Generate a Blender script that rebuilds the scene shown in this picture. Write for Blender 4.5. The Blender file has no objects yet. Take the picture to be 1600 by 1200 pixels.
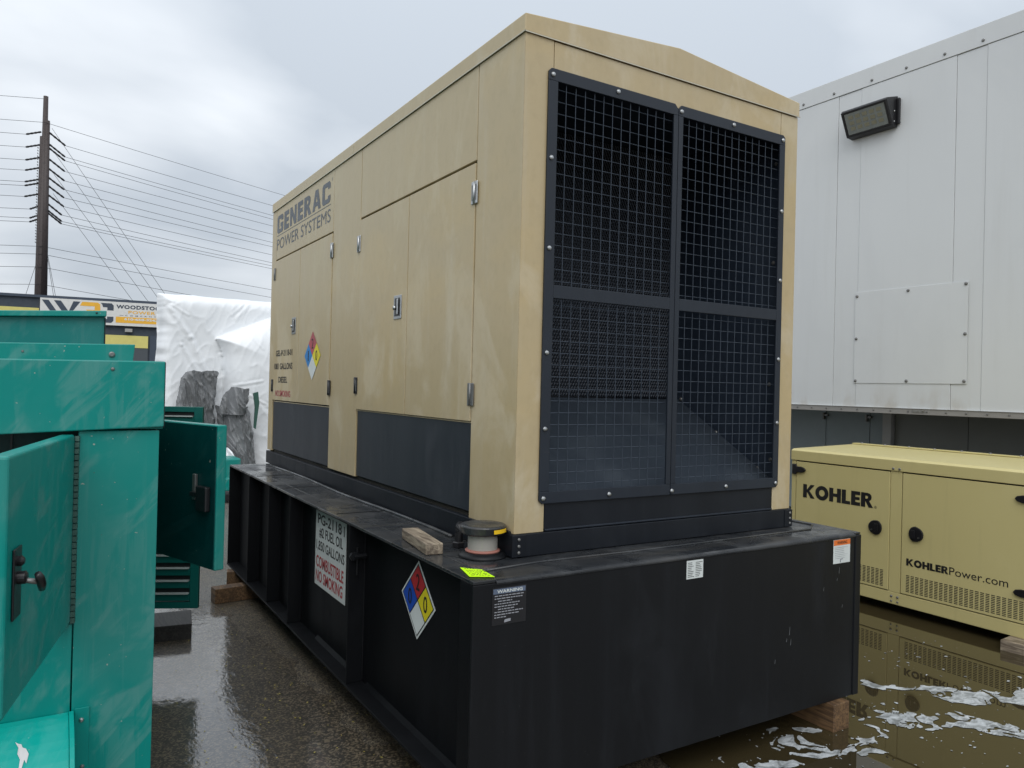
import bpy, bmesh, math, random
from mathutils import Vector, Matrix, noise
random.seed(7)
PI = math.pi
S = bpy.context.scene
COL = S.collection
R = math.radians

# ------------------------------------------------------------------ camera
cam = bpy.data.cameras.new('camera'); cam.sensor_width = 36; cam.lens = 26.65
cam.clip_start = 0.05; cam.clip_end = 2000
co = bpy.data.objects.new('camera', cam); COL.objects.link(co)
yaw, pit, rol = R(31.544), R(0.2776), R(1.38)
fw = Vector((math.sin(yaw)*math.cos(pit), math.cos(yaw)*math.cos(pit), math.sin(pit)))
rt = Vector((math.cos(yaw), -math.sin(yaw), 0)); up = rt.cross(fw)
r2 = rt*math.cos(rol)+up*math.sin(rol); u2 = -rt*math.sin(rol)+up*math.cos(rol)
m = Matrix((r2, u2, -fw)).transposed().to_4x4(); m.translation = (0, 0, 1.67)
co.matrix_world = m
S.camera = co

# ------------------------------------------------------------------ world: overcast sky over a Nishita base
SUN_EL, SUN_AZ = 48.0, 205.0          # azimuth clockwise from +y
W = bpy.data.worlds.new('World'); S.world = W; W.use_nodes = True
nt = W.node_tree; nt.nodes.clear()
def N(t, **k):
    n = nt.nodes.new(t)
    for a, b in k.items(): setattr(n, a, b)
    return n
out = N('ShaderNodeOutputWorld'); bg = N('ShaderNodeBackground'); bg.inputs['Strength'].default_value = 0.1
sky = N('ShaderNodeTexSky', sky_type='NISHITA', sun_disc=False)
sky.sun_elevation = R(SUN_EL); sky.sun_rotation = R(SUN_AZ)
tc = N('ShaderNodeTexCoord'); sep = N('ShaderNodeSeparateXYZ')
nt.links.new(tc.outputs['Generated'], sep.inputs[0])
# flatten the direction onto a cloud deck
zc = N('ShaderNodeMath', operation='MAXIMUM'); nt.links.new(sep.outputs['Z'], zc.inputs[0]); zc.inputs[1].default_value = 0.0
za = N('ShaderNodeMath', operation='ADD'); nt.links.new(zc.outputs[0], za.inputs[0]); za.inputs[1].default_value = 0.22
dv = N('ShaderNodeVectorMath', operation='DIVIDE'); nt.links.new(tc.outputs['Generated'], dv.inputs[0])
cmb = N('ShaderNodeCombineXYZ')
for i in range(3): nt.links.new(za.outputs[0], cmb.inputs[i])
nt.links.new(cmb.outputs[0], dv.inputs[1])
nz = N('ShaderNodeTexNoise'); nz.inputs['Scale'].default_value = 1.15; nz.inputs['Detail'].default_value = 5
nz.inputs['Roughness'].default_value = 0.42; nz.inputs['Distortion'].default_value = 0.35
mp = N('ShaderNodeMapping'); mp.inputs['Location'].default_value = (3.3, 0.1, 0.0); mp.inputs['Scale'].default_value = (1.0, 1.0, 0.6)
nt.links.new(dv.outputs[0], mp.inputs[0]); nt.links.new(mp.outputs[0], nz.inputs['Vector'])
cr = N('ShaderNodeValToRGB'); e = cr.color_ramp.elements
e[0].position = 0.36; e[0].color = (0.43, 0.475, 0.53, 1)
e[1].position = 0.60; e[1].color = (0.70, 0.735, 0.775, 1)
nt.links.new(nz.outputs['Fac'], cr.inputs[0])
gr = N('ShaderNodeMath', operation='MULTIPLY_ADD'); nt.links.new(zc.outputs[0], gr.inputs[0]); gr.inputs[1].default_value = 9.0; gr.inputs[2].default_value = 9.6
sc = N('ShaderNodeVectorMath', operation='SCALE'); nt.links.new(cr.outputs[0], sc.inputs[0]); nt.links.new(gr.outputs[0], sc.inputs['Scale'])
mx = N('ShaderNodeMix', data_type='RGBA'); mx.inputs[0].default_value = 0.96
nt.links.new(sky.outputs[0], mx.inputs[6]); nt.links.new(sc.outputs[0], mx.inputs[7])
nt.links.new(mx.outputs[2], bg.inputs[0]); nt.links.new(bg.outputs[0], out.inputs[0])

sl = bpy.data.lights.new('sun', 'SUN'); sl.energy = 1.15; sl.angle = R(50); sl.color = (1.0, 0.97, 0.93)
so = bpy.data.objects.new('sun', sl); COL.objects.link(so)
sd = Vector((math.sin(R(SUN_AZ))*math.cos(R(SUN_EL)), math.cos(R(SUN_AZ))*math.cos(R(SUN_EL)), math.sin(R(SUN_EL))))
so.rotation_euler = sd.to_track_quat('Z', 'Y').to_euler()
S.view_settings.view_transform = 'Standard'; S.view_settings.look = 'None'
S.view_settings.exposure = 0.2; S.view_settings.gamma = 1.0; S.view_settings.use_curve_mapping = False

# ------------------------------------------------------------------ materials
class Mat:
    def __init__(s, name):
        s.m = bpy.data.materials.new(name); s.m.use_nodes = True; s.t = s.m.node_tree
        s.p = s.t.nodes['Principled BSDF']; s.pos = None
    def n(s, t, **k):
        n = s.t.nodes.new(t)
        for a, b in k.items(): setattr(n, a, b)
        return n
    def l(s, a, b): s.t.links.new(a, b)
    def P(s):
        if s.pos is None: s.pos = s.n('ShaderNodeNewGeometry').outputs['Position']
        return s.pos
    def noise(s, scale=(1, 1, 1), detail=4, rough=.55, dist=0.0, rot=(0, 0, 0), loc=(0, 0, 0)):
        src = s.P()
        if any(rot):
            m0 = s.n('ShaderNodeMapping'); m0.inputs['Rotation'].default_value = rot; s.l(src, m0.inputs[0]); src = m0.outputs[0]
        mp = s.n('ShaderNodeMapping'); mp.inputs['Scale'].default_value = scale; mp.inputs['Location'].default_value = loc
        s.l(src, mp.inputs[0]); z = s.n('ShaderNodeTexNoise'); z.inputs['Scale'].default_value = 1
        z.inputs['Detail'].default_value = detail; z.inputs['Roughness'].default_value = rough; z.inputs['Distortion'].default_value = dist
        s.l(mp.outputs[0], z.inputs['Vector']); return z.outputs['Fac']
    def vor(s, scale, feature='F1', rnd=1.0):
        z = s.n('ShaderNodeTexVoronoi', feature=feature); z.inputs['Scale'].default_value = scale; z.inputs['Randomness'].default_value = rnd
        s.l(s.P(), z.inputs['Vector']); return z
    def ramp(s, f, a, b, ca=0.0, cb=1.0):
        r = s.n('ShaderNodeMapRange', interpolation_type='SMOOTHSTEP'); s.l(f, r.inputs[0])
        for i, v in enumerate((a, b, ca, cb)): r.inputs[1+i].default_value = v
        return r.outputs[0]
    def mul(s, a, b):
        r = s.n('ShaderNodeMath', operation='MULTIPLY')
        for i, v in enumerate((a, b)):
            if isinstance(v, (int, float)): r.inputs[i].default_value = v
            else: s.l(v, r.inputs[i])
        return r.outputs[0]
    def add(s, a, b):
        r = s.n('ShaderNodeMath', operation='ADD')
        for i, v in enumerate((a, b)):
            if isinstance(v, (int, float)): r.inputs[i].default_value = v
            else: s.l(v, r.inputs[i])
        return r.outputs[0]
    def mix(s, f, a, b):
        r = s.n('ShaderNodeMix', data_type='RGBA')
        if isinstance(f, (int, float)): r.inputs[0].default_value = f
        else: s.l(f, r.inputs[0])
        for i, v in ((6, a), (7, b)):
            if isinstance(v, tuple): r.inputs[i].default_value = (*v, 1)
            else: s.l(v, r.inputs[i])
        return r.outputs[2]
    def color(s, c):
        if isinstance(c, tuple): s.p.inputs['Base Color'].default_value = (*c, 1)
        else: s.l(c, s.p.inputs['Base Color'])
        return s
    def inp(s, k, v):
        if isinstance(v, (int, float, tuple)): s.p.inputs[k].default_value = v
        else: s.l(v, s.p.inputs[k])
        return s
    def bump(s, h, strength=.3, dist=.01, coat=False, base=True):
        b = s.n('ShaderNodeBump'); b.inputs['Strength'].default_value = strength; b.inputs['Distance'].default_value = dist
        s.l(h, b.inputs['Height'])
        if base: s.l(b.outputs[0], s.p.inputs['Normal'])
        if coat: s.l(b.outputs[0], s.p.inputs['Coat Normal'])
        return s

def flat(name, c, rough=.5, metal=0.0, var=.12, scale=6.0):
    a = Mat(name); f = a.noise((scale,)*3, 3)
    lo = tuple(x*(1-var) for x in c); hi = tuple(min(1, x*(1+var)) for x in c)
    a.color(a.mix(f, lo, hi)).inp('Roughness', a.ramp(f, .3, .7, rough*.85, min(1, rough*1.15))).inp('Metallic', metal)
    return a.m

M = {}
def tan():
    a = Mat('tan_paint')
    blot = a.ramp(a.noise((2.6, 2.6, 1.5), 6, .62, .8), .50, .64)
    runs = a.ramp(a.noise((9, 9, .8), 5, .6, .3), .50, .74)
    fine = a.noise((30, 30, 22), 4)
    warm = a.ramp(a.noise((.9, .9, 1.6), 4, .6, .4, loc=(4, 1, 2)), .42, .66)
    c = a.mix(warm, (.450, .362, .212), (.478, .374, .202))
    c = a.mix(a.mul(blot, .34), c, (.60, .54, .41))
    c = a.mix(a.mul(runs, .16), c, (.56, .53, .44))
    c = a.mix(a.mul(a.ramp(fine, .4, .8), .18), c, (.30, .235, .13))
    # grime creeping up from the base and down from the seams
    z = a.n('ShaderNodeSeparateXYZ'); a.l(a.P(), z.inputs[0])
    g = a.mul(a.ramp(z.outputs[2], 1.0, 1.35, 1, 0), a.ramp(a.noise((7, 7, 3), 5), .42, .7))
    c = a.mix(a.mul(g, .35), c, (.24, .19, .11))
    a.color(c).inp('Roughness', a.add(a.mul(blot, .16), .36)).bump(fine, .06, .004)
    return a.m
M['tan'] = tan()
def black(name, base, scuff, amt, rough=.38, spec=.5):
    a = Mat(name)
    b = a.ramp(a.noise((2.6, 2.6, 1.4), 6, .62, .6), .48, .72)
    runs = a.ramp(a.noise((16, 16, 1.0), 4, .6), .52, .75)
    c = a.mix(a.mul(b, amt), base, scuff); c = a.mix(a.mul(runs, amt*.5), c, scuff)
    band = a.ramp(a.noise((5, 5, .25), 4, .6, .2, loc=(3, 7, 0)), .45, .75); c = a.mix(a.mul(band, amt*.8), c, scuff)
    sc_ = a.ramp(a.noise((7, 7, 120), 3, .5, 1.5, loc=(1, 1, 1)), .73, .78); c = a.mix(a.mul(a.mul(sc_, b), .5), c, (.08, .08, .08))
    sp = a.ramp(a.noise((90, 90, 60), 2), .74, .80)
    c = a.mix(a.mul(sp, .25), c, (.10, .10, .10))
    a.color(c).inp('Roughness', a.add(a.mul(b, .16), rough)).inp('Specular IOR Level', spec).bump(a.noise((5, 5, 5), 3), .12, .01)
    return a.m
M['black'] = black('black_tank_paint', (.0075, .0082, .0096), (.017, .019, .023), .45, .40, .22)
M['side'] = black('black_tank_paint_shaded', (.0055, .006, .0072), (.011, .0125, .015), .4, .5, .12)  # darker, duller copy of the black tank paint; shade of the side put into colour
M['rail'] = black('black_rail_paint', (.008, .010, .014), (.020, .024, .030), .4, .40, .25)
M['slate'] = black('dark_slate_paint', (.020, .025, .033), (.045, .052, .062), .45, .42)
M['grille'] = black('grille_powdercoat', (.012, .017, .026), (.024, .032, .044), .4, .42, .4)
M['mesh_wire'] = flat('galvanised_wire', (.042, .055, .075), .4, .2)
M['inner'] = black('interior_sheet', (.020, .030, .048), (.034, .048, .070), .5, .5)
M['ramp'] = black('ramp_sheet', (.028, .038, .052), (.046, .060, .076), .5, .5)
def top():
    a = Mat('wet_tank_top')
    b = a.ramp(a.noise((3, 3, 3), 7, .65, .9), .45, .68)
    st = a.ramp(a.noise((2, 14, 5), 5, .6, .5), .45, .75)
    c = a.mix(a.mul(b, .6), (.015, .017, .020), (.060, .063, .066)); c = a.mix(a.mul(st, .35), c, (.085, .078, .066))
    v = a.vor(95); drop = a.ramp(v.outputs['Distance'], .12, .42, 1, 0)
    drop = a.mul(drop, a.ramp(a.noise((6, 6, 6), 4), .5, .62))
    a.color(c).inp('Roughness', a.ramp(a.noise((4, 4, 4), 5, .6, .6, loc=(3, 3, 0)), .4, .6, .12, .48))
    a.bump(a.add(a.mul(drop, 1.0), a.mul(a.noise((14, 14, 14), 5), .25)), .35, .004)
    return a.m
M['top'] = top()
def teal(name, base, chalk, amt=.6):
    a = Mat(name)
    s1 = a.ramp(a.noise((2.6, 2.6, 15), 6, .6, .7, rot=(0, R(50), 0)), .48, .60)
    s2 = a.ramp(a.noise((22, 22, 2.2), 5, .6, .5), .50, .58)
    big = a.ramp(a.noise((3.4, 3.4, 5.0), 4, .6, .9, rot=(0, R(50), 0), loc=(7, 2, 3)), .43, .56)
    dots = a.ramp(a.noise((70, 70, 70), 2, .4), .745, .78)
    c = a.mix(a.mul(a.mul(s1, big), amt), base, chalk); c = a.mix(a.mul(a.mul(s2, big), amt*.55), c, chalk)
    drip = a.ramp(a.noise((34, 34, 1.1), 4, .6, .25, loc=(2, 5, 0)), .58, .72)
    soft = a.ramp(a.noise((1.7, 1.7, 1.4), 4, .55, .5, loc=(9, 1, 1)), .42, .62)
    c = a.mix(a.mul(a.mul(drip, soft), .35), c, chalk); c = a.mix(a.mul(soft, .22), c, chalk)
    c = a.mix(a.mul(dots, .7), c, (.42, .40, .34))
    rs = a.ramp(a.noise((45, 45, 38), 3, .5, .3, loc=(1, 9, 4)), .76, .80)
    c = a.mix(a.mul(rs, .6), c, (.12, .075, .045))
    a.color(c).inp('Roughness', a.add(a.mul(a.mul(s1, big), .2), .32)).inp('Specular IOR Level', .3).bump(a.noise((2.5, 2.5, 2.5), 3), .12, .03)
    return a.m
M['teal'] = teal('teal_paint', (.0, .225, .195), (.10, .285, .26), .46)
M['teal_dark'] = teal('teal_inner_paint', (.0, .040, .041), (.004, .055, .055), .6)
M['teal_lit'] = teal('teal_paint_lit', (.002, .34, .29), (.06, .38, .34), .3)  # brighter copy of the teal; light on the upward-facing cover put into its colour
def white():
    a = Mat('white_panel_paint')
    b = a.ramp(a.noise((.8, .8, .5), 5, .6, .5), .4, .68)
    r = a.ramp(a.noise((7, 7, .5), 5, .62, .3), .50, .78)
    c = a.mix(a.mul(b, .5), (.61, .63, .635), (.55, .57, .58)); c = a.mix(a.mul(r, .18), c, (.46, .46, .44))
    z = a.n('ShaderNodeSeparateXYZ'); a.l(a.P(), z.inputs[0])
    g = a.mul(a.ramp(z.outputs[2], 1.5, 1.85, 1, 0), a.ramp(a.noise((1, 2.2, 1), 5, .6, .3), .48, .64))
    c = a.mix(a.mul(g, .55), c, (.36, .30, .22))
    a.color(c).inp('Roughness', .42).bump(a.noise((1.2, 1.2, 1.2), 3), .1, .05)
    return a.m
M['white'] = white()
def kohl():
    a = Mat('pale_yellow_paint')
    b = a.ramp(a.noise((1.6, 1.6, 1.2), 5, .6, .5), .42, .68)
    r = a.ramp(a.noise((12, 12, 1), 5), .55, .8)
    c = a.mix(a.mul(b, .5), (.56, .49, .225), (.60, .53, .26)); c = a.mix(a.mul(r, .2), c, (.33, .29, .15))
    a.color(c).inp('Roughness', .38).bump(a.noise((3, 3, 3), 3), .08, .02)
    return a.m
M['yellow'] = kohl()
def wood(name, c1, c2, rot=(0, 0, 0)):
    a = Mat(name)
    g = a.noise((55, 4, 60), 5, .6, 1.2, rot=rot); k = a.noise((8, 8, 8), 4)
    c = a.mix(a.ramp(g, .35, .68), c1, c2); c = a.mix(a.mul(a.ramp(k, .5, .7), .5), c, tuple(x*.4 for x in c1))
    a.color(c).inp('Roughness', .6).bump(g, .5, .004)
    return a.m
M['wood'] = wood('wet_timber', (.065, .036, .018), (.19, .11, .05))
M['wood_pale'] = wood('weathered_lumber', (.12, .09, .065), (.36, .30, .22))
M['wood_dark'] = wood('soaked_timber', (.022, .021, .020), (.055, .05, .045))
def asphalt():
    a = Mat('wet_asphalt')
    v = a.vor(120); v2 = a.vor(260)
    sp = a.n('ShaderNodeSeparateColor'); a.l(v.outputs['Color'], sp.inputs[0])
    sp2 = a.n('ShaderNodeSeparateColor'); a.l(v2.outputs['Color'], sp2.inputs[0])
    c = a.mix(a.ramp(sp.outputs[0], .50, .95), (.026, .022, .017), (.15, .12, .078))
    c = a.mix(a.ramp(sp2.outputs[1], .72, .97), c, (.20, .165, .11))
    c = a.mix(a.mul(a.ramp(a.noise((.7, .7, .7), 6, .6), .45, .65), .5), c, (.060, .056, .048))
    y = a.n('ShaderNodeSeparateXYZ'); a.l(a.P(), y.inputs[0])
    dry = a.mul(a.ramp(y.outputs[1], 6.2, 9.5), .8)                       # the damp, paler yard beyond the puddles
    c = a.mix(dry, c, a.mix(a.ramp(sp.outputs[1], .2, .9), (.105, .10, .09), (.19, .18, .16)))
    a.color(c).inp('Roughness', .55)
    a.inp('Coat Weight', a.ramp(a.noise((1.2, 1.2, 1.2), 5, .6, loc=(5, 2, 0)), .35, .6, .25, .85)).inp('Coat Roughness', .12).inp('Coat IOR', 1.45)
    a.bump(v.outputs['Distance'], .6, .004)
    rb = a.n('ShaderNodeBump'); rb.inputs['Strength'].default_value = .35; rb.inputs['Distance'].default_value = .003; a.l(v.outputs['Distance'], rb.inputs['Height'])
    a.l(rb.outputs[0], a.p.inputs['Coat Normal'])
    return a.m
M['asphalt'] = asphalt()
def film():
    a = Mat('rain_film_on_asphalt')
    v = a.vor(120); sp = a.n('ShaderNodeSeparateColor'); a.l(v.outputs['Color'], sp.inputs[0])
    c = a.mix(a.ramp(sp.outputs[0], .45, .95), (.034, .029, .021), (.17, .135, .088))
    a.color(c).inp('Roughness', .5).inp('Coat Weight', 1.0).inp('Coat IOR', 2.1).inp('Coat Roughness', .03)
    rp = a.noise((26, 12, 10), 4, .55, 1.0)
    b = a.n('ShaderNodeBump'); b.inputs['Strength'].default_value = .20; b.inputs['Distance'].default_value = .006; a.l(rp, b.inputs['Height'])
    a.l(b.outputs[0], a.p.inputs['Coat Normal']); return a.m
M['film'] = film()
def murk():
    a = Mat('murky_flood_water')
    c = a.mix(a.noise((.9, .9, .9), 5, .6), (.030, .023, .011), (.046, .036, .017))
    a.color(c).inp('Roughness', .012).inp('IOR', 1.6)
    a.bump(a.noise((5, 5, 5), 2, .4), .03, .006); return a.m
M['water'] = murk()
def foam():
    a = Mat('white_foam'); v = a.noise((14, 26, 26), 6, .68, .8)
    a.color(a.mix(a.ramp(v, .32, .66), (.13, .14, .14), (.50, .53, .55))).inp('Roughness', .55).bump(v, .5, .004); return a.m
M['foam'] = foam()
def sheet(name, c1, c2, rough, tr, bs=(9, 9, 5), bst=.12):
    a = Mat(name); f = a.noise((3, 3, 3), 5, .6, .5)
    a.color(a.mix(f, c1, c2)).inp('Roughness', rough).inp('Subsurface Weight', tr).inp('Subsurface Scale', .1)
    a.bump(a.noise(bs, 5, .6, 1.6), bst, .02); return a.m
M['tarp'] = sheet('white_shrink_wrap', (.76, .79, .82), (.84, .86, .88), .42, 0.0)
M['plastic'] = sheet('grey_plastic_sheet', (.12, .125, .13), (.23, .24, .25), .22, 0.0, (26, 26, 5), .7)
M['chrome'] = flat('zinc_hardware', (.46, .47, .47), .32, 1.0, var=.3, scale=40)
M['steel'] = flat('grey_steel', (.20, .20, .195), .45, .6)
M['rubber'] = flat('black_plastic', (.012, .012, .014), .35)
M['gap'] = flat('shadow_gap_core', (.02, .017, .012), .8)
M['ink'] = flat('black_print', (.012, .012, .013), .5)
M['ink_grey'] = flat('grey_vinyl_lettering', (.085, .095, .11), .45, var=.3, scale=9)
M['red'] = flat('red_print', (.42, .025, .03), .45); M['red_faded'] = flat('faded_red_print', (.40, .075, .09), .5, var=.25)
M['blue'] = flat('blue_print', (.01, .07, .42), .4); M['blue_light'] = flat('faded_blue_print', (.015, .20, .52), .4)
M['yel'] = flat('yellow_print', (.72, .62, .02), .4); M['white_print'] = flat('white_print', (.62, .66, .65), .45)
M['neon'] = flat('fluorescent_tag', (.55, .95, .0), .5, var=.06)
M['orange'] = flat('orange_print', (.75, .17, .03), .45)
M['amber'] = flat('amber_print', (.75, .40, .03), .5)
M['navy'] = flat('navy_print', (.035, .05, .075), .5)
M['wall'] = flat('dark_slate_wall', (.035, .047, .065), .7); M['wall_yellow'] = flat('pale_yellow_wall', (.58, .52, .16), .6)
M['bluegrey'] = flat('blue_grey_panel', (.27, .33, .36), .45); M['shade_panel'] = flat('grey_recessed_panel', (.22, .235, .225), .5)
M['pole'] = wood('creosoted_pole', (.035, .026, .025), (.068, .052, .048))
M['wire'] = flat('cable_black', (.02, .02, .022), .6)
M['neck'] = sheet('greyed_white_plastic', (.27, .26, .23), (.38, .365, .33), .3, 0)
M['rust'] = flat('rusty_pink_ring', (.32, .13, .10), .6, var=.3, scale=30)
def glass():
    a = Mat('lamp_lens'); a.color(a.mix(a.noise((14, 14, 14), 3), (.15, .165, .16), (.23, .25, .23))).inp('Roughness', .12).inp('Coat Weight', .6)
    return a.m
M['lens'] = glass()
M['led'] = flat('led_amber', (.21, .20, .14), .4)
M['roof_grey'] = flat('galvanised_rail', (.30, .29, .275), .5, .2)

# ------------------------------------------------------------------ builders
ORG = {}
class MB:
    def __init__(s): s.v = []; s.f = []
    def poly(s, pts):
        b = len(s.v); s.v += [Vector(p) for p in pts]; s.f.append(tuple(range(b, b+len(pts)))); return s
    def box(s, x0, x1, y0, y1, z0, z1):
        b = len(s.v)
        s.v += [Vector(p) for p in ((x0, y0, z0), (x1, y0, z0), (x1, y1, z0), (x0, y1, z0), (x0, y0, z1), (x1, y0, z1), (x1, y1, z1), (x0, y1, z1))]
        s.f += [tuple(b+i for i in q) for q in ((3, 2, 1, 0), (4, 5, 6, 7), (0, 1, 5, 4), (1, 2, 6, 5), (2, 3, 7, 6), (3, 0, 4, 7))]; return s
    def prism(s, pts, d):                       # planar outline extruded by vector d
        n = len(pts); b = len(s.v); d = Vector(d)
        s.v += [Vector(p) for p in pts]+[Vector(p)+d for p in pts]
        s.f.append(tuple(b+i for i in range(n))[::-1]); s.f.append(tuple(b+n+i for i in range(n)))
        for i in range(n): j = (i+1) % n; s.f.append((b+i, b+j, b+n+j, b+n+i))
        return s
    def tube(s, path, r, n=8, cap=True):
        path = [Vector(p) for p in path]; rings = []
        rr = r if isinstance(r, (list, tuple)) else [r]*len(path)
        for i, p in enumerate(path):
            d = (path[min(i+1, len(path)-1)]-path[max(i-1, 0)]).normalized()
            a = Vector((0, 0, 1)) if abs(d.z) < .9 else Vector((1, 0, 0))
            u = d.cross(a).normalized(); w = d.cross(u)
            b = len(s.v); s.v += [p+(u*math.cos(2*PI*k/n)+w*math.sin(2*PI*k/n))*rr[i] for k in range(n)]; rings.append(b)
        for a, b in zip(rings, rings[1:]):
            for k in range(n): j = (k+1) % n; s.f.append((a+k, a+j, b+j, b+k))
        if cap: s.f.append(tuple(rings[0]+k for k in range(n))[::-1]); s.f.append(tuple(rings[-1]+k for k in range(n)))
        return s
    def lathe(s, c, prof, n=32, ax='z'):
        c = Vector(c); rings = []
        for r, h in prof:
            b = len(s.v)
            for k in range(n):
                a = 2*PI*k/n; q = (r*math.cos(a), r*math.sin(a), h)
                if ax == 'x': q = (h, q[0], q[1])
                if ax == 'y': q = (q[0], h, q[1])
                s.v.append(c+Vector(q))
            rings.append(b)
        for a, b in zip(rings, rings[1:]):
            for k in range(n): j = (k+1) % n; s.f.append((a+k, a+j, b+j, b+k))
        s.f.append(tuple(rings[0]+k for k in range(n))[::-1]); s.f.append(tuple(rings[-1]+k for k in range(n)))
        return s
    def xf(s, M4):
        s.v = [M4 @ v for v in s.v]; return s

def thing(name, label, cat, loc, group=None, kind=None):
    o = bpy.data.objects.new(name, None); COL.objects.link(o); o.location = loc; o.empty_display_size = .2
    ORG[o] = Vector(loc); o['label'] = label; o['category'] = cat
    if group: o['group'] = group
    return o
def put(name, mb, mat, parent=None, bevel=0, smooth=False, org=None, kind=None, label=None, seg=2):
    if org is None:
        lo = Vector([min(v[i] for v in mb.v) for i in range(3)]); hi = Vector([max(v[i] for v in mb.v) for i in range(3)]); org = (lo+hi)/2
        if parent is None: org.z = lo.z
    org = Vector(org)
    me = bpy.data.meshes.new(name); me.from_pydata([v-org for v in mb.v], [], mb.f); me.update()
    bm = bmesh.new(); bm.from_mesh(me); bmesh.ops.recalc_face_normals(bm, faces=bm.faces) if len(bm.faces) < 60000 else None
    bm.to_mesh(me); bm.free()
    me.materials.append(mat)
    o = bpy.data.objects.new(name, me); COL.objects.link(o)
    ORG[o] = org
    if parent is not None: o.parent = parent; o.location = org-ORG[parent]
    else: o.location = org
    if smooth:
        for p in me.polygons: p.use_smooth = True
    if bevel:
        md = o.modifiers.new('bevel', 'BEVEL'); md.width = bevel; md.segments = seg; md.limit_method = 'ANGLE'; md.angle_limit = R(40)
        md.harden_normals = False
    if kind: o['kind'] = kind
    if label: o['label'] = label
    return o
def rep(src, at, parent, name=None):            # another copy of a part, sharing its mesh
    o = src.copy(); COL.objects.link(o); ORG[o] = Vector(at)
    o.parent = parent; o.location = Vector(at)-ORG[parent]; return o
def tag(o, label, cat, group=None):
    o['label'] = label; o['category'] = cat
    if group: o['group'] = group
    return o

def text_mb(body, o, right, upv, w, h, bold=0.0, shear=0.0, space=1.0, push=0.0):
    """lettering fitted to w x h; o is its lower left corner"""
    cu = bpy.data.curves.new('lettering', 'FONT'); cu.body = body; cu.offset = bold; cu.shear = shear; cu.space_character = space
    cu.resolution_u = 3; cu.fill_mode = 'FRONT'
    ob = bpy.data.objects.new('lettering_source', cu); me = bpy.data.meshes.new_from_object(ob)
    vs = [v.co.copy() for v in me.vertices]; fs = [tuple(p.vertices) for p in me.polygons]
    bpy.data.objects.remove(ob); bpy.data.curves.remove(cu); bpy.data.meshes.remove(me)
    x0 = min(v.x for v in vs); x1 = max(v.x for v in vs); y0 = min(v.y for v in vs); y1 = max(v.y for v in vs)
    right = Vector(right).normalized(); upv = Vector(upv).normalized(); nrm = right.cross(upv)
    mb = MB(); mb.v = [Vector(o)+right*((v.x-x0)/(x1-x0)*w)+upv*((v.y-y0)/(y1-y0)*h)+nrm*push for v in vs]; mb.f = fs
    return mb
def _o(cx, cy, rx, ry, n=26): return [(cx+rx*math.cos(2*PI*i/n), cy+ry*math.sin(2*PI*i/n)) for i in range(n)]
GLY = {
 'K': (1.0, [[(0,0),(0,1),(.33,1),(.33,.60),(.64,1),(.99,1),(.55,.54),(1.02,0),(.66,0),(.33,.45),(.33,0)]]),
 'O': (1.1, [_o(.55,.5,.55,.53), _o(.55,.5,.235,.24)]),
 'H': (.95, [[(0,0),(0,1),(.33,1),(.33,.62),(.63,.62),(.63,1),(.95,1),(.95,0),(.63,0),(.63,.38),(.33,.38),(.33,0)]]),
 'L': (.68, [[(0,0),(0,1),(.33,1),(.33,.23),(.68,.23),(.68,0)]]),
 'E': (.70, [[(0,0),(0,1),(.70,1),(.70,.75),(.33,.75),(.33,.61),(.66,.61),(.66,.40),(.33,.40),(.33,.25),(.70,.25),(.70,0)]]),
 'R': (.90, [[(0,0),(0,1),(.50,1),(.68,.95),(.78,.84),(.80,.69),(.75,.54),(.62,.45),(.92,0),(.59,0),(.34,.40),(.33,.40),(.33,0)], [(.33,.59),(.33,.79),(.44,.79),(.51,.76),(.53,.69),(.50,.62),(.43,.59)]]),
 'G': (.90, [[(.12,0),(0,.12),(0,.88),(.12,1),(.78,1),(.90,.88),(.90,.68),(.62,.68),(.62,.78),(.28,.78),(.28,.22),(.62,.22),(.62,.36),(.48,.36),(.48,.55),(.90,.55),(.90,.12),(.78,0)]]),
 'N': (.90, [[(0,0),(0,1),(.29,1),(.63,.42),(.63,1),(.90,1),(.90,0),(.62,0),(.27,.56),(.27,0)]]),
 'A': (.98, [[(0,0),(.32,1),(.66,1),(.98,0),(.70,0),(.64,.2),(.34,.2),(.28,0)], [(.40,.40),(.49,.72),(.58,.40)]]),
 'C': (.90, [[(.12,0),(0,.12),(0,.88),(.12,1),(.78,1),(.90,.88),(.90,.66),(.62,.66),(.62,.78),(.28,.78),(.28,.22),(.62,.22),(.62,.34),(.90,.34),(.90,.12),(.78,0)]]),
}
def block_mb(word, o, right, upv, w, h, gap=.06):
    """heavy block lettering drawn from its own outlines"""
    cu = bpy.data.curves.new('lettering', 'CURVE'); cu.dimensions = '2D'; cu.fill_mode = 'BOTH'; x = 0
    for ch in word:
        adv, loops = GLY[ch]
        for lp in loops:
            sp_ = cu.splines.new('POLY'); sp_.points.add(len(lp)-1); sp_.use_cyclic_u = True
            for p_, (a, b) in zip(sp_.points, lp): p_.co = (a+x, b, 0, 1)
        x += adv+gap
    ob = bpy.data.objects.new('lettering_source', cu); me = bpy.data.meshes.new_from_object(ob)
    vs = [v.co.copy() for v in me.vertices]; fs = [tuple(p.vertices) for p in me.polygons if len(p.vertices) >= 3]
    bpy.data.objects.remove(ob); bpy.data.curves.remove(cu); bpy.data.meshes.remove(me)
    tot = x-gap; right = Vector(right); upv = Vector(upv)
    mb = MB(); mb.v = [Vector(o)+right*(v.x/tot*w)+upv*(v.y*h) for v in vs]; mb.f = fs
    return mb
def join(*mbs):
    r = MB()
    for m_ in mbs:
        b = len(r.v); r.v += m_.v; r.f += [tuple(i+b for i in f) for f in m_.f]
    return r
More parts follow.
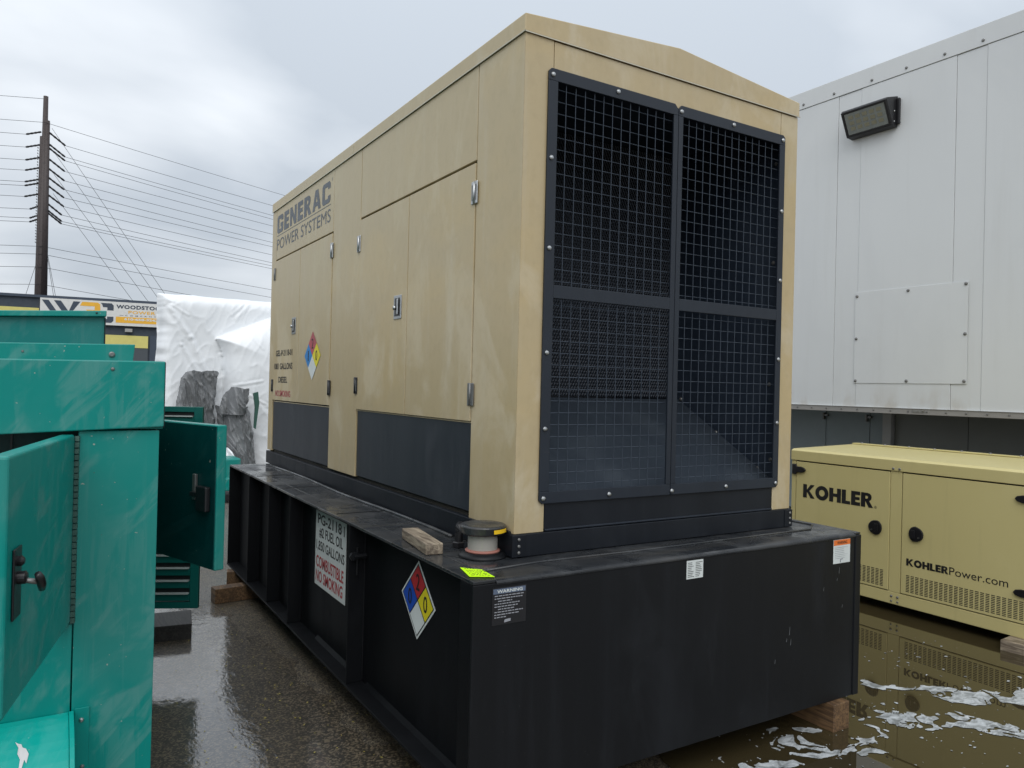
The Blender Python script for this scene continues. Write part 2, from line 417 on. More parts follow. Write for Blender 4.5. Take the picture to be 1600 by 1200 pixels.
LX = dict(right=(0, -1, 0), upv=(0, 0, 1))      # print on faces looking toward -x
FY = dict(right=(1, 0, 0), upv=(0, 0, 1))       # print on faces looking toward -y

def bolt(parent, at, ax, r=.009, mat=None, name='bolt', cache={}):
    k = (ax, r, (mat or M['chrome']).name, name)
    if k not in cache:
        s = -1
        mb = MB().lathe((0, 0, 0), [(r, 0), (r, s*r*.35), (r*.75, s*r*.7), (r*.3, s*r*.85)], 10, ax if ax in 'xy' else 'z')
        if ax == 'z': mb.v = [Vector((v.x, v.y, -v.z)) for v in mb.v]
        o = put(name, mb, mat or M['chrome'], parent, smooth=False, org=(0, 0, 0)); o.location = Vector(at)-ORG[parent]; ORG[o] = Vector(at); cache[k] = o
        return o
    return rep(cache[k], at, parent)

# marching contour sheets (water, foam)
def contour(x0, x1, y0, y1, step, field, z, skirt=0.0):
    nx = int((x1-x0)/step)+1; ny = int((y1-y0)/step)+1
    F = [[field(x0+i*step, y0+j*step) for j in range(ny)] for i in range(nx)]
    mb = MB(); cache = {}
    def gv(i, j):
        k = (i, j)
        if k not in cache: cache[k] = len(mb.v); mb.v.append(Vector((x0+i*step, y0+j*step, z)))
        return cache[k]
    def ev(a, b):
        k = (min(a, b), max(a, b))
        if k not in cache:
            a_, b_ = k; fa = F[a_[0]][a_[1]]; fb = F[b_[0]][b_[1]]; t = fa/(fa-fb)
            cache[k] = len(mb.v); mb.v.append(Vector((x0+(a_[0]+(b_[0]-a_[0])*t)*step, y0+(a_[1]+(b_[1]-a_[1])*t)*step, z)))
        return cache[k]
    for i in range(nx-1):
        for j in range(ny-1):
            for tri in (((i, j), (i+1, j), (i+1, j+1)), ((i, j), (i+1, j+1), (i, j+1))):
                ins = [F[a][b] > 0 for a, b in tri]
                if not any(ins): continue
                if all(ins): mb.f.append(tuple(gv(*t) for t in tri)); continue
                pl = []
                for k in range(3):
                    a, b = tri[k], tri[(k+1) % 3]
                    if ins[k]: pl.append(gv(*a))
                    if ins[k] != ins[(k+1) % 3]: pl.append(ev(a, b))
                if len(pl) > 2: mb.f.append(tuple(pl))
    return mb
def fbm(x, y, z=0.0, o=4):
    return noise.fractal(Vector((x, y, z)), 1.0, 2.0, o)

# ================================================================== SETTING
g = put('ground', MB().poly([(-200, -200, 0), (400, -200, 0), (400, 400, 0), (-200, 400, 0)]), M['asphalt'], kind='structure')
def alley(x, y):
    # thin film of rain lying in the alley
    d = min(x+.9, 1.32-x-.12*(y-4), y-2.2, 6.7-y-.5*x)
    return d+.28*fbm(x*1.6, y*1.6, 3)+.07*fbm(x*9, y*9, 1)+.03*fbm(x*30, y*30, 1, 2)
put('rain_puddle', contour(-1, 2, 2.4, 7.6, .022, alley, .004), M['film'], kind='structure')
def flood(x, y):
    return (x-2.35)+.35*fbm(x*.8, y*.8, 9)+.06*fbm(x*5, y*5, 2)
put('flood_water', contour(1.8, 9.9, -3.5, 9.5, .09, flood, .004), M['water'], kind='structure')
# foam swirls on the flood water
STREAK = [((4.10, 2.62), (4.35, 2.42), .05), ((4.30, 2.35), (4.75, 2.12), .075), ((4.75, 2.12), (4.98, 1.80), .06), ((3.86, 2.22), (4.12, 2.05), .085), ((4.12, 2.05), (4.22, 1.72), .085), ((4.22, 1.72), (4.15, 1.45), .06),
          ((3.30, 2.16), (3.62, 2.30), .045), ((3.02, 2.38), (3.18, 2.30), .045), ((3.05, 2.52), (3.32, 2.42), .035), ((2.70, 2.36), (2.92, 2.16), .04), ((3.02, 2.26), (3.22, 2.20), .04), ((3.62, 2.30), (3.80, 2.36), .05),
          ((4.5, 2.35), (4.6, 2.25), .03), ((3.9, 1.7), (4.1, 1.5), .05), ((3.22, 2.18), (3.34, 2.14), .05)]
def segd(x, y, a, b):
    ax, ay = a; bx, by = b; t = max(0, min(1, ((x-ax)*(bx-ax)+(y-ay)*(by-ay))/((bx-ax)**2+(by-ay)**2)))
    return math.hypot(x-ax-t*(bx-ax), y-ay-t*(by-ay))
def foamf(x, y):
    wx = x+.10*fbm(x*3.6, y*3.6, 5, 4); wy = y+.10*fbm(x*3.6, y*3.6, 15, 4)
    f = max(w*1.15-segd(wx, wy, a, b) for a, b, w in STREAK)
    f += .075*fbm(wx*9, wy*9, 7, 5)-.012
    swirl = abs(fbm(wx*3.2+.5*wy, wy*5.5, 21, 3))
    f = min(f, swirl*.42-.032)
    near = max(0, 1+min(0, f+.10)/.45)
    sp = noise.noise(Vector((x*24, y*24, 4)))-.66+.22*near*fbm(x*2.2, y*2.2, 30, 3)
    sp2 = noise.noise(Vector((x*52, y*52, 9)))-.60+.12*fbm(x*2.5, y*2.5, 33, 2)
    return max(f, sp*.1, sp2*.1)
o = put('foam', contour(2.45, 5.3, 1.15, 3.0, .0078, foamf, .0062), M['foam'], kind='stuff')
tag(o, 'white soapy foam drifting in swirls on the brown flood water', 'foam')
# little leaves washed along the alley
mb = MB()
for i in range(170):
    x = random.uniform(.5, 1.7); y = random.uniform(3.0, 6.2)
    if random.random() < .4: x = random.gauss(1.05, .18); y = random.gauss(3.9, .5)
    a = random.uniform(0, PI); s_ = random.uniform(.002, .0055); c_, d_ = math.cos(a)*s_, math.sin(a)*s_; z = .006+random.random()*.002
    mb.poly([(x-c_*1.6, y-d_*1.6, z), (x+d_*.7, y-c_*.7, z+.001), (x+c_*1.6, y+d_*1.6, z), (x-d_*.7, y+c_*.7, z+.0015)])
o = put('leaf_litter', mb, flat('yellow_leaf_bits', (.42, .36, .05), .6, var=.4, scale=50), kind='stuff')
tag(o, 'scattered tiny yellow leaf bits on the wet asphalt', 'leaf litter')

# ================================================================== GENERATOR ENCLOSURE
X0, X1, Y0, Y1 = 1.65, 3.365, 2.647, 6.733
ZB, ZS, ZT, ZR = .97, 3.142, 3.216, 3.288
XM = 2.507
G = thing('generator_enclosure', 'tall tan generator enclosure with a black wire grille standing on a black tank', 'generator', ((X0+X1)/2, (Y0+Y1)/2, ZB))
T = .022
# dark core seen only through the joints
mb = MB().box(X0+T, X0+.06, 3.06, Y1-.02, 1.07, ZS-.01)
mb.box(X1-.06, X1-T, 2.70, Y1-.02, 1.07, ZS-.01).box(X0+.06, X1-.06, Y1-.06, Y1-.02, 1.07, ZS-.01)
mb.box(X0+.02, X1-.02, Y0+.02, Y1-.02, ZS-.03, ZS-.008)
mb.box(X0+T, X0+.05, Y0+.05, 3.06, 1.07, ZS-.03)
put('inner_shell', mb, M['gap'], G)
def side(name, y0, y1, z0, z1, mat, proud=0.0, th=T, bev=.0025):
    return put(name, MB().box(X0-proud, X0-proud+th, y0, y1, z0, z1), mat, G, bevel=bev)
g_ = .0035
put('side_panel', MB().prism([(X0, Y0, 1.067), (X0+.022, Y0+.022, 1.067), (X0+.022, 3.040-g_, 1.067), (X0, 3.040-g_, 1.067)], (0, 0, ZS-.004-1.067)), M['tan'], G, bevel=.0012)
side('header_panel', 3.040+g_, 4.540-g_, 2.700+.006, ZS-.004, M['tan'])
side('side_panel', 4.540+g_, 5.075-g_, 1.092, ZS-.004, M['tan'])
side('header_panel', 5.075+g_, 6.600-g_, 2.706+.006, ZS-.004, M['tan'])
side('side_panel', 6.600+g_, Y1, 1.085, ZS-.004, M['tan'])
side('lower_panel', 3.030, 4.540-g_, 1.10, 1.503, M['slate'], -.008)
side('lower_panel', 5.060, 6.600-g_, 1.10, 1.508, M['slate'], -.008)
side('sill', 3.040, 6.60, 1.503, 1.5095, M['tan'], -.004)
doors = []
for y0, y1, z0, z1 in ((3.040, 3.785, 1.512, 2.695), (3.785, 4.540, 1.512, 2.695), (5.075, 5.845, 1.518, 2.702), (5.845, 6.600, 1.518, 2.702)):
    doors.append(side('door', y0+g_, y1-g_, z0, z1-.003, M['tan'], .004))
# hinges: one leaf on the door, one on the frame, knuckle between
def hinge(door, y, z, mat, s=1):
    for d in (-1, 1):
        c = MB().box(X0-.010, X0-.0045, *((y+.003, y+.028) if d > 0 else (y-.028, y-.003)), z-.052, z+.052)
        lf = put('hinge_leaf', c, mat, door, bevel=.003)
        put('hinge_recess', MB().box(X0-.0108, X0-.0102, *((y+.009, y+.022) if d > 0 else (y-.022, y-.009)), z-.036, z+.036), M['steel'], lf)
    put('hinge_knuckle', MB().tube([(X0-.010, y, z-.05), (X0-.010, y, z+.05)], .0058, 8), mat, door, smooth=True)
for d, y, z, mt in ((0, 3.043, 2.555, 'chrome'), (0, 3.036, 1.635, 'steel'), (1, 4.545, 2.545, 'chrome'), (1, 4.545, 1.66, 'rubber'), (2, 5.078, 2.58, 'chrome'), (2, 5.07, 1.64, 'rubber'), (3, 6.598, 2.59, 'steel'), (3, 6.60, 1.64, 'rubber')):
    hinge(doors[d], y, z, M[mt])
# paddle latches
def latch(door, y, z):
    a = put('latch_plate', MB().box(X0-.009, X0-.0045, y-.052, y+.052, z-.066, z+.066), M['chrome'], door, bevel=.004)
    put('latch_pocket', MB().box(X0-.0102, X0-.0095, y-.036, y+.036, z-.050, z+.050), M['rubber'], a)
    put('latch_handle', MB().box(X0-.018, X0-.0105, y-.022, y-.004, z-.042, z+.044), M['chrome'], a, bevel=.003)
    put('latch_knob', MB().tube([(X0-.0105, y+.016, z-.004), (X0-.026, y+.018, z-.004)], [.013, .012], 12), M['chrome'], a, smooth=True)
latch(doors[1], 3.905, 2.10); latch(doors[3], 5.975, 2.115)
# roof with a low gable and a folded-down edge
mb = MB().prism([(X0-.006, Y0-.006, ZS), (X1+.006, Y0-.006, ZS), (X1+.006, Y0-.006, ZT), (XM, Y0-.006, ZR), (X0-.006, Y0-.006, ZT)], (0, Y1-Y0+.012, 0))
put('roof', mb, M['tan'], G, bevel=.004)
put('roof_seam', MB().box(X0-.008, X0-.0055, 4.70, 4.703, ZS, ZT-.004).box(X0-.009, X1+.009, Y0-.009, Y0-.0065, ZS-.004, ZS+.001).box(X0-.0095, X0-.0065, Y0-.009, Y1, ZS-.004, ZS+.001), flat('pale_sealant', (.50, .47, .38), .6), G)
# front face
def front(name, pts, mat, proud=0.0, th=.024):
    return put(name, MB().prism([(x, Y0-proud, z) for x, z in pts], (0, th, 0)), mat, G, bevel=.0025)
rc = lambda a, b, c, d: [(a, c), (b, c), (b, d), (a, d)]
mb = MB().prism([(x, Y0, z) for x, z in [(X0+.0002, 1.067), (1.797, 1.067), (1.797, 1.20), (1.776, 1.20), (1.776, 3.004), (1.794, 3.004), (1.794, ZS-.004), (X0+.0002, ZS-.004)]], (0, .022, 0))
mb.v = [Vector((v.x+.0222, v.y, v.z)) if v.y > Y0+.01 and v.x < X0+.01 else v for v in mb.v]
put('front_post', mb, M['tan'], G, bevel=.0012)
front('front_post', [(X1, 1.067), (3.228, 1.067), (3.228, 1.20), (3.250, 1.20), (3.250, 3.004), (3.236, 3.004), (3.236, ZS-.006), (X1, ZS-.006)], M['tan'])
front('front_header', rc(1.7975, 3.2325, 3.004, ZS-.006), M['tan'])
front('front_apron', rc(1.800, 3.225, 1.069, 1.232), M['rail'])
front('apron_lip', rc(1.803, 3.222, 1.069, 1.078), M['grille'], .006, .01)
# far sides
put('side_wall', MB().box(X1-.021, X1, Y0+.025, Y1, 1.067, ZS-.004), M['tan'], G, bevel=.002)
put('rear_wall', MB().box(X0+.03, X1-.022, Y1-.018, Y1, 1.067, ZS-.004), M['tan'], G)
# base rail
zb0, zb1 = ZB+.002, 1.066
put('base_rail', MB().box(X0-.010, X1+.004, Y0-.010, Y0+.02, zb0, zb1), M['rail'], G, bevel=.003)
put('base_rail', MB().box(X0-.010, X0+.02, Y0+.021, Y1, zb0, zb1+.010), M['rail'], G, bevel=.003)
put('base_rail', MB().box(X1-.02, X1+.004, Y0+.021, Y1, zb0, zb1), M['rail'], G, bevel=.003)
put('corner_bracket', MB().box(X0-.014, X0+.05, Y0-.014, Y0-.0105, zb0+.002, zb1-.003).box(X0-.014, X0-.0105, Y0-.013, Y0+.09, zb0+.002, zb1-.003), M['rail'], G, bevel=.002)
put('corner_bracket', MB().box(X1-.05, X1+.008, Y0-.014, Y0-.0105, zb0+.002, zb1-.003), M['rail'], G, bevel=.002)
for x in (X0+.018, X1-.012):
    for z in (.992, 1.018, 1.046): bolt(G, (x, Y0-.014, z), 'y', .007, M['steel'])
# plenum behind the grille: ramp, radiator core screen, side cheeks
put('discharge_ramp', MB().prism([(1.70, 2.69, 1.205), (1.70, 3.424, 1.622), (1.70, 3.424, 1.61), (1.70, 2.69, 1.19)], (1.6, 0, 0)), M['ramp'], G)
put('plenum_wall', MB().box(3.300, 3.312, 2.675, 3.47, 1.08, 3.12), M['inner'], G)
put('plenum_wall', MB().box(1.690, 1.70, 2.675, 3.47, 1.08, 3.12), M['inner'], G)
put('plenum_ceiling', MB().box(1.70, 3.30, 2.675, 3.47, 3.10, 3.11), M['inner'], G)
put('radiator_core', MB().box(1.70, 3.30, 3.46, 3.50, 1.5, 3.10), M['rail'], G)
for y, z in ((3.40, 1.625), (3.11, 1.44), (2.805, 1.265)): bolt(G, (3.299, y, z), 'x', .011, M['steel'], 'rivet')
for y, z in ((2.727, 2.90), (2.73, 2.37), (2.74, 1.72), (2.72, 1.32)): bolt(G, (3.299, y, z), 'x', .011, M['steel'], 'rivet')
# expanded metal screen: two families of thin slanted strands
mb = MB(); zlo, zhi, xlo, xhi = 1.632, 3.09, 1.705, 3.295
for sgn in (1, -1):
    sl = 2.0*sgn
    n_ = 0; p = xlo-(zhi-zlo)/2.0-.02
    while p < xhi+(zhi-zlo)/2.0:
        # strand passes through (p, zlo) with slope sl
        pts = []
        for t in (0, zhi-zlo): pts.append((p+t/sl, zlo+t))
        (xa, za_), (xb, zb_) = pts
        def clip(xa, za_, xb, zb_):
            if max(xa, xb) < xlo or min(xa, xb) > xhi: return None
            def at(x): return za_+(x-xa)*(zb_-za_)/(xb-xa)
            if xa > xb: xa, za_, xb, zb_ = xb, zb_, xa, za_
            if xa < xlo: za_, xa = za_+(xlo-xa)*(zb_-za_)/(xb-xa), xlo
            if xb > xhi: zb_, xb = za_+(xhi-xa)*(zb_-za_)/(xb-xa), xhi
            return xa, za_, xb, zb_
        c = clip(xa, za_, xb, zb_)
        if c and c[2]-c[0] > .005:
            y = 3.452+.002*sgn
            w = .0022
            mb.poly([(c[0]-w, y, c[1]), (c[0]+w, y-.003, c[1]), (c[2]+w, y-.003, c[3]), (c[2]-w, y, c[3])])
        p += .0185
put('radiator_screen', mb, M['inner'], G, kind='stuff')
# grille: two framed guards
GB = Y0-.012
for gi, (a, b) in enumerate(((1.764, 2.5005), (2.5035, 3.256))):
    zlo, zhi = 1.186, 3.018
    ix0, ix1 = (1.812, 2.472) if gi == 0 else (2.532, 3.216)
    c = .014
    fr = MB()
    left_out, right_out = (c, .004) if gi == 0 else (.004, c)
    def bar(pts): fr.prism([(x, GB, z) for x, z in pts], (0, .010, 0))
    bar([(a, zlo+left_out), (a+left_out, zlo), (b-right_out, zlo), (b, zlo+right_out), (b, 1.236), (a, 1.236)])
    tl, tr = (c, .022) if gi == 0 else (.016, c)
    bar([(a, 2.966), (b, 2.966), (b, zhi-tr), (b-tr, zhi), (a+tl, zhi), (a, zhi-tl)])
    bar(rc(a, ix0, 1.236, 2.966)); bar(rc(ix1, b, 1.236, 2.966)); bar(rc(ix0, ix1, 2.052, 2.108))
    gp = put('grille_guard', fr, M['grille'], G, bevel=.002)
    nx = 13 if gi == 0 else 14
    vw = None
    for k in range(1, nx):
        x = ix0+(ix1-ix0)*k/nx
        if vw is None: vw = put('wire', MB().tube([(x, GB+.0135, 1.20), (x, GB+.0135, 3.0)], .0018, 5), M['mesh_wire'], gp)
        else: rep(vw, (x, GB+.0135, 2.10), gp)
    hw = None; xc = (ix0+ix1)/2
    for k in range(34):
        z = 1.236+.0508*(k+.5)+.001
        if hw is None: hw = put('wire', MB().tube([(ix0-.02, GB+.0165, z), (ix1+.02, GB+.0165, z)], .0018, 5), M['mesh_wire'], gp)
        else: rep(hw, (xc, GB+.0165, z), gp)
    pts = [(a+.020, zlo+.022), (a+.020, zhi-.028)] if gi == 0 else [(b-.020, zlo+.022), (b-.020, zhi-.028)]
    xe = a+.020 if gi == 0 else b-.020
    for z in (1.50, 1.82, 2.26, 2.64) if gi == 0 else (1.52, 1.85, 2.26, 2.62): pts.append((xe, z))
    xm = 2.135 if gi == 0 else 2.87
    pts += [(xm, zhi-.022), (xm, zlo+.022)]
    if gi: pts += [(2.518, zhi-.030), (2.510, zlo+.018)]
    for x, z in pts: bolt(gp, (x, GB, z), 'y', .0105)
# lettering on the far header
tx = X0-.0012
put('lettering', block_mb('GENERAC', (tx, 6.575, 2.930), w=1.42, h=.150, gap=.16, **LX), M['ink_grey'], G)
put('lettering', text_mb('®', (tx, 5.132, 3.070), w=.022, h=.022, **LX), M['ink_grey'], G)
put('lettering_rule', MB().poly([(tx, 6.575, 2.909), (tx, 5.14, 2.909), (tx, 5.14, 2.914), (tx, 6.575, 2.914)]), M['ink_grey'], G)
put('lettering', text_mb('POWER SYSTEMS', (tx, 6.575, 2.790), w=1.435, h=.093, **LX), M['ink_grey'], G)
tx = X0-.0055; dr = doors[3]
for b_, y, z, w, h, mt in (('GEL-P-2118-01', 6.50, 1.885, .50, .050, 'ink'), ('1081 GALLONS', 6.545, 1.775, .555, .052, 'ink'), ('DIESEL', 6.40, 1.665, .27, .050, 'ink'), ('NO SMOKING', 6.49, 1.552, .46, .050, 'red_faded')):
    put('stencil_lettering', text_mb(b_, (tx, y, z), w=w, h=h, bold=.018, **LX), M[mt], dr)
def placard(parent, x, yc, zc, hw, hh, cols, nums, border=True, numcol='ink'):
    d = .0015
    if border:
        put('placard_border', MB().prism([(x, yc+hw, zc), (x, yc, zc+hh), (x, yc-hw, zc), (x, yc, zc-hh)], (d, 0, 0)), M['white_print'], parent)
        put('placard_ground', MB().poly([(x-.0006, yc+hw*.93, zc), (x-.0006, yc, zc-hh*.93), (x-.0006, yc-hw*.93, zc), (x-.0006, yc, zc+hh*.93)]), M['ink'], parent)
    k = .455 if border else .497; g = 0
    cs = [(0, 1), (1, 0), (-1, 0), (0, -1)]  # top, left(+y), right(-y), bottom
    for (cy, cz), col, nm in zip(cs, cols, nums):
        Y, Z = yc+cy*hw*k*(1.0 if border else 1.0), zc+cz*hh*k
        s_ = .43 if border else .50
        X = x-.0012
        put('placard_square', MB().poly([(X, Y+hw*s_, Z), (X, Y, Z-hh*s_), (X, Y-hw*s_, Z), (X, Y, Z+hh*s_)]), M[col], parent)
        if nm:
            h = hh*.42; w = hw*.22 if nm == '0' else (hw*.10 if nm == '1' else hw*.22)
            put('placard_number', text_mb(nm, (X-.0008, Y+w/2, Z-h/2), w=w, h=h, bold=.01, **LX), M[numcol], parent)
placard(doors[2], X0-.0055, 5.465, 1.868, .195, .178, ('red_faded', 'blue_light', 'yel', 'white_print'), ('2', '1', '0', ''), border=False)

# ================================================================== FUEL TANK
TX0, TX1, TY0, TY1, TZ0 = 1.321, 3.593, 2.384, 6.632, .140
K = thing('fuel_tank', 'long black steel base tank with ribbed sides under the tan generator enclosure', 'fuel tank', ((TX0+TX1)/2, (TY0+TY1)/2, TZ0))
put('end_plate', MB().box(TX0, TX1-.045, TY0, TY0+.012, TZ0, .955), M['black'], K, bevel=.003)
put('corner_angle', MB().box(TX1-.046, TX1, TY0-.006, TY0+.05, TZ0, .958), M['black'], K, bevel=.004)
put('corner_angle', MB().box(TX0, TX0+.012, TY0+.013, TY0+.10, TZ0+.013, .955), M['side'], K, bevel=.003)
RX = 1.41
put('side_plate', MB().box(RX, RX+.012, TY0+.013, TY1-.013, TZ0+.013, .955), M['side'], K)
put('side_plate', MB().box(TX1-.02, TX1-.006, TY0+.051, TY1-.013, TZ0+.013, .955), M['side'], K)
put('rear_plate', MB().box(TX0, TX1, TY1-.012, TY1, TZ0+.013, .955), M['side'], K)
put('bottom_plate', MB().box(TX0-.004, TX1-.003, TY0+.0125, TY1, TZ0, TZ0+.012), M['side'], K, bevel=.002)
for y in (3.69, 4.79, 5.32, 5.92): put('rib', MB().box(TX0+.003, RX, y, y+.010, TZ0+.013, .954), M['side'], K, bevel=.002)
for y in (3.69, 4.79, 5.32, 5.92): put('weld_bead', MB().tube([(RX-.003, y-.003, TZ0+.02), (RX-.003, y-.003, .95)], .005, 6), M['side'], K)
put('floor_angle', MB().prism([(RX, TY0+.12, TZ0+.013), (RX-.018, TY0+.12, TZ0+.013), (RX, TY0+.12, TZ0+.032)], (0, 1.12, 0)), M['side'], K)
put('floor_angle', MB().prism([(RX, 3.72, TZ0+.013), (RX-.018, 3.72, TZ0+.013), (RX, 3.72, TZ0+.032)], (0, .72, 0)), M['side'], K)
# top: plate with a rolled front lip
prof = [(TY1, .956), (TY1, .970), (TY0+.02, .970), (TY0+.006, .967), (TY0-.003, .962), (TY0-.005, .955), (TY0-.004, .948), (TY0-.0005, .948), (TY0-.0005, .956)]
put('top_plate', MB().prism([(TX0+.095, y, z) for y, z in prof], (TX1-TX0-.14, 0, 0)), M['top'], K, bevel=.002)
put('top_edge', MB().box(TX0, TX0+.094, TY0, TY1, .956, .9695), M['top'], K, bevel=.003)
put('top_edge', MB().box(TX1-.044, TX1, TY0, TY1, .959, .9695), M['top'], K, bevel=.003)
put('weld_bead', MB().tube([(1.615+.012*math.sin(i*.7), TY0+.75+i*.22, .973) for i in range(16)], .011, 8), M['top'], K, smooth=True)
mb = MB()
for y in (3.95, 5.05, 5.75): mb.box(TX0+.02, X0-.012, y, y+.004, .9702, .9722)
put('plate_seam', mb, M['black'], K)
put('weld_bead', MB().tube([(1.44, 2.50, .972), (1.70, 2.535, .972), (2.2, 2.525, .972), (3.40, 2.54, .972), (3.52, 2.62, .972), (3.53, 3.4, .972)], .006, 6), M['top'], K, smooth=True)
# pipe stub on the rib
put('pipe_fitting', MB().tube([(RX-.07, 3.66, .80), (RX-.005, 3.66, .80)], .012, 8).tube([(RX-.045, 3.685, .84), (RX-.045, 3.685, .70)], .006, 8).lathe((RX-.07, 3.67, .80), [(.022, -.01), (.022, .01)], 6, 'y'), M['black'], K)
# fill neck
cx, cy = 1.555, 2.735
nk = put('fill_neck', MB().lathe((cx, cy, .970), [(.074, .02), (.070, .024), (.062, .026), (.062, .094)], 40), M['neck'], K, smooth=False)
put('neck_base', MB().lathe((cx, cy, .9702), [(.100, 0), (.100, .005), (.094, .012), (.082, .020), (.072, .022)], 40), M['black'], nk, smooth=True)
put('neck_ring', MB().lathe((cx, cy, .992), [(.0725, 0), (.0725, .006), (.064, .010)], 40), M['rust'], nk, smooth=True)
put('fill_cap', MB().lathe((cx, cy, 1.062), [(.066, 0), (.084, .002), (.092, .008), (.096, .034), (.093, .040), (.086, .042), (.0, .042)], 48), M['top'], nk, bevel=.002)
mb = MB()
a0, a1 = R(-92), R(-42)
for i in range(12):
    p, q = a0+(a1-a0)*i/12, a0+(a1-a0)*(i+1)/12; r_ = .0975
    mb.poly([(cx+r_*math.cos(p), cy+r_*math.sin(p), 1.076), (cx+r_*math.cos(q), cy+r_*math.sin(q), 1.076), (cx+(r_-.0005)*math.cos(q), cy+(r_-.0005)*math.sin(q), 1.092), (cx+(r_-.0005)*math.cos(p), cy+(r_-.0005)*math.sin(p), 1.092)])
put('cap_label', mb, flat('amber_label', (.80, .50, .01), .4), nk)
put('elbow_fitting', MB().tube([(1.545, 2.93, .975), (1.545, 2.93, 1.03), (1.56, 2.955, 1.045), (1.60, 3.02, 1.045)], [.018, .018, .02, .02], 10).lathe((1.545, 2.93, .972), [(.028, 0), (.028, .02), (.02, .024)], 6), M['rubber'], K, smooth=False)
# signs on the side
sx = RX-.004
sg = put('tank_sign', MB().box(sx, sx+.0025, 3.972, 4.512, .465, .907), M['white_print'], K)
sx -= .001
for b_, z, h, w, mt, bo, yl in (('PG-2118', .832, .062, .43, 'ink', .022, 4.475), ('1', .832, .056, .014, 'ink', .01, 4.010), ('#2 FUEL OIL', .752, .064, .42, 'ink', .014, 4.44), ('1,850 GALLONS', .668, .066, .50, 'ink', .014, 4.492), ('COMBUSTIBLE', .574, .070, .49, 'red', .022, 4.490), ('NO SMOKING', .490, .068, .48, 'red', .022, 4.490)):
    put('sign_lettering', text_mb(b_, (sx, yl, z), w=w, h=h, bold=bo, **LX), M[mt], sg)
placard(K, RX-.003, 3.037, .730, .176, .172, ('red', 'blue', 'yel', 'white_print'), ('2', '0', '0', ''))
mb = MB()
for x, z, l_ in ((3.42, .775, .03), (3.405, .74, .012), (3.30, .70, .02), (3.05, .52, .04), (3.06, .47, .03), (3.03, .49, .018), (2.95, .40, .02), (3.45, .60, .015)):
    mb.poly([(x, TY0-.0008, z), (x+.003, TY0-.0008, z), (x+.005, TY0-.0008, z+l_), (x+.0035, TY0-.0008, z+l_)])
put('paint_scratches', mb, flat('bare_scratch', (.16, .17, .18), .5), K)
# stickers on the end plate
fy = TY0-.0018
a = put('warning_sticker', MB().box(1.400, 1.547, fy, fy+.0015, .800, .937), M['rubber'], K)
put('sticker_band', MB().poly([(1.404, fy-.0006, .914), (1.543, fy-.0006, .914), (1.543, fy-.0006, .933), (1.404, fy-.0006, .933)]), flat('blue_grey_band', (.10, .13, .19), .5), a)
put('sticker_print', text_mb('WARNING', (1.420, fy-.0012, .917), w=.11, h=.012, bold=.02, **FY), M['white_print'], a)
mb = MB(); z = .905
for i in range(9):
    w = (.125, .12, .06, .11, .10, .07, .125, .105, .05)[i]; x = 1.410 if i not in (2, 5) else 1.425
    while w > .004:
        l_ = min(w, random.uniform(.006, .018)); mb.poly([(x, fy-.0008, z), (x+l_, fy-.0008, z), (x+l_, fy-.0008, z+.0035), (x, fy-.0008, z+.0035)]); x += l_+.003; w -= l_+.003
    z -= .0098
mb.poly([(1.452, fy-.0008, .807), (1.480, fy-.0008, .810), (1.480, fy-.0008, .820), (1.455, fy-.0008, .818)])
put('sticker_print', mb, flat('grey_print', (.30, .31, .34), .5), a)
a = put('data_sticker', MB().box(2.368, 2.466, fy, fy+.0015, .862, .941), M['white_print'], K)
mb = MB(); z = .930
for i in range(9):
    for xa, xb in ((2.374, 2.374+random.uniform(.02, .04)), (2.42, 2.42+random.uniform(.02, .042))):
        mb.poly([(xa, fy-.0008, z), (xb, fy-.0008, z), (xb, fy-.0008, z+.0022), (xa, fy-.0008, z+.0022)])
    z -= .0075
put('sticker_print', mb, M['ink'], a)
a = put('safety_sticker', MB().box(3.372, 3.506, fy, fy+.0015, .826, .945), M['white_print'], K)
put('sticker_band', MB().poly([(3.373, fy-.0006, .917), (3.505, fy-.0006, .917), (3.505, fy-.0006, .944), (3.373, fy-.0006, .944)]), M['orange'], a)
put('sticker_print', text_mb('WARNING', (3.40, fy-.001, .923), w=.08, h=.014, bold=.02, **FY), M['ink'], a)
mb = MB(); z = .905
for i in range(7):
    x = 3.382; mb.poly([(x, fy-.0008, z), (x+random.uniform(.07, .115), fy-.0008, z), (x+.07, fy-.0008, z+.0015), (x, fy-.0008, z+.0015)]); z -= .009
mb.poly([(3.425, fy-.0008, .830), (3.431, fy-.0008, .830), (3.431, fy-.0008, .843), (3.447, fy-.0008, .845), (3.447, fy-.0008, .849), (3.425, fy-.0008, .847)])
put('sticker_print', mb, flat('grey_small_print', (.22, .23, .25), .5), a)
# fluorescent tag lying on the corner
tg = thing('price_tag', 'fluorescent yellow green handwritten tag lying on the near corner of the black tank', 'tag', (1.39, 2.49, .971))
mb = MB(); q = [(1.338, 2.445), (1.420, 2.402), (1.432, 2.520), (1.372, 2.585)]
mb.prism([(x, y, .9725) for x, y in q], (0, 0, .0012))
put('card', mb, M['neon'], tg)
mb = MB()
ax_ = Vector((1.372-1.338, 2.585-2.445, 0)); ay = Vector((1.420-1.338, 2.402-2.445, 0)); o_ = Vector((1.338, 2.445, .9742))
for r_ in range(5):
    t = .12
    while t < .85:
        p = o_+ax_*(.14+r_*.17)+ay*t; dx = ay*random.uniform(.04, .10); dy = ax_*random.uniform(-.05, .09)
        n_ = ax_*.05
        mb.poly([p, p+n_, p+dx+dy+n_, p+dx+dy]); t += .11
put('handwriting', mb, M['ink'], tg)

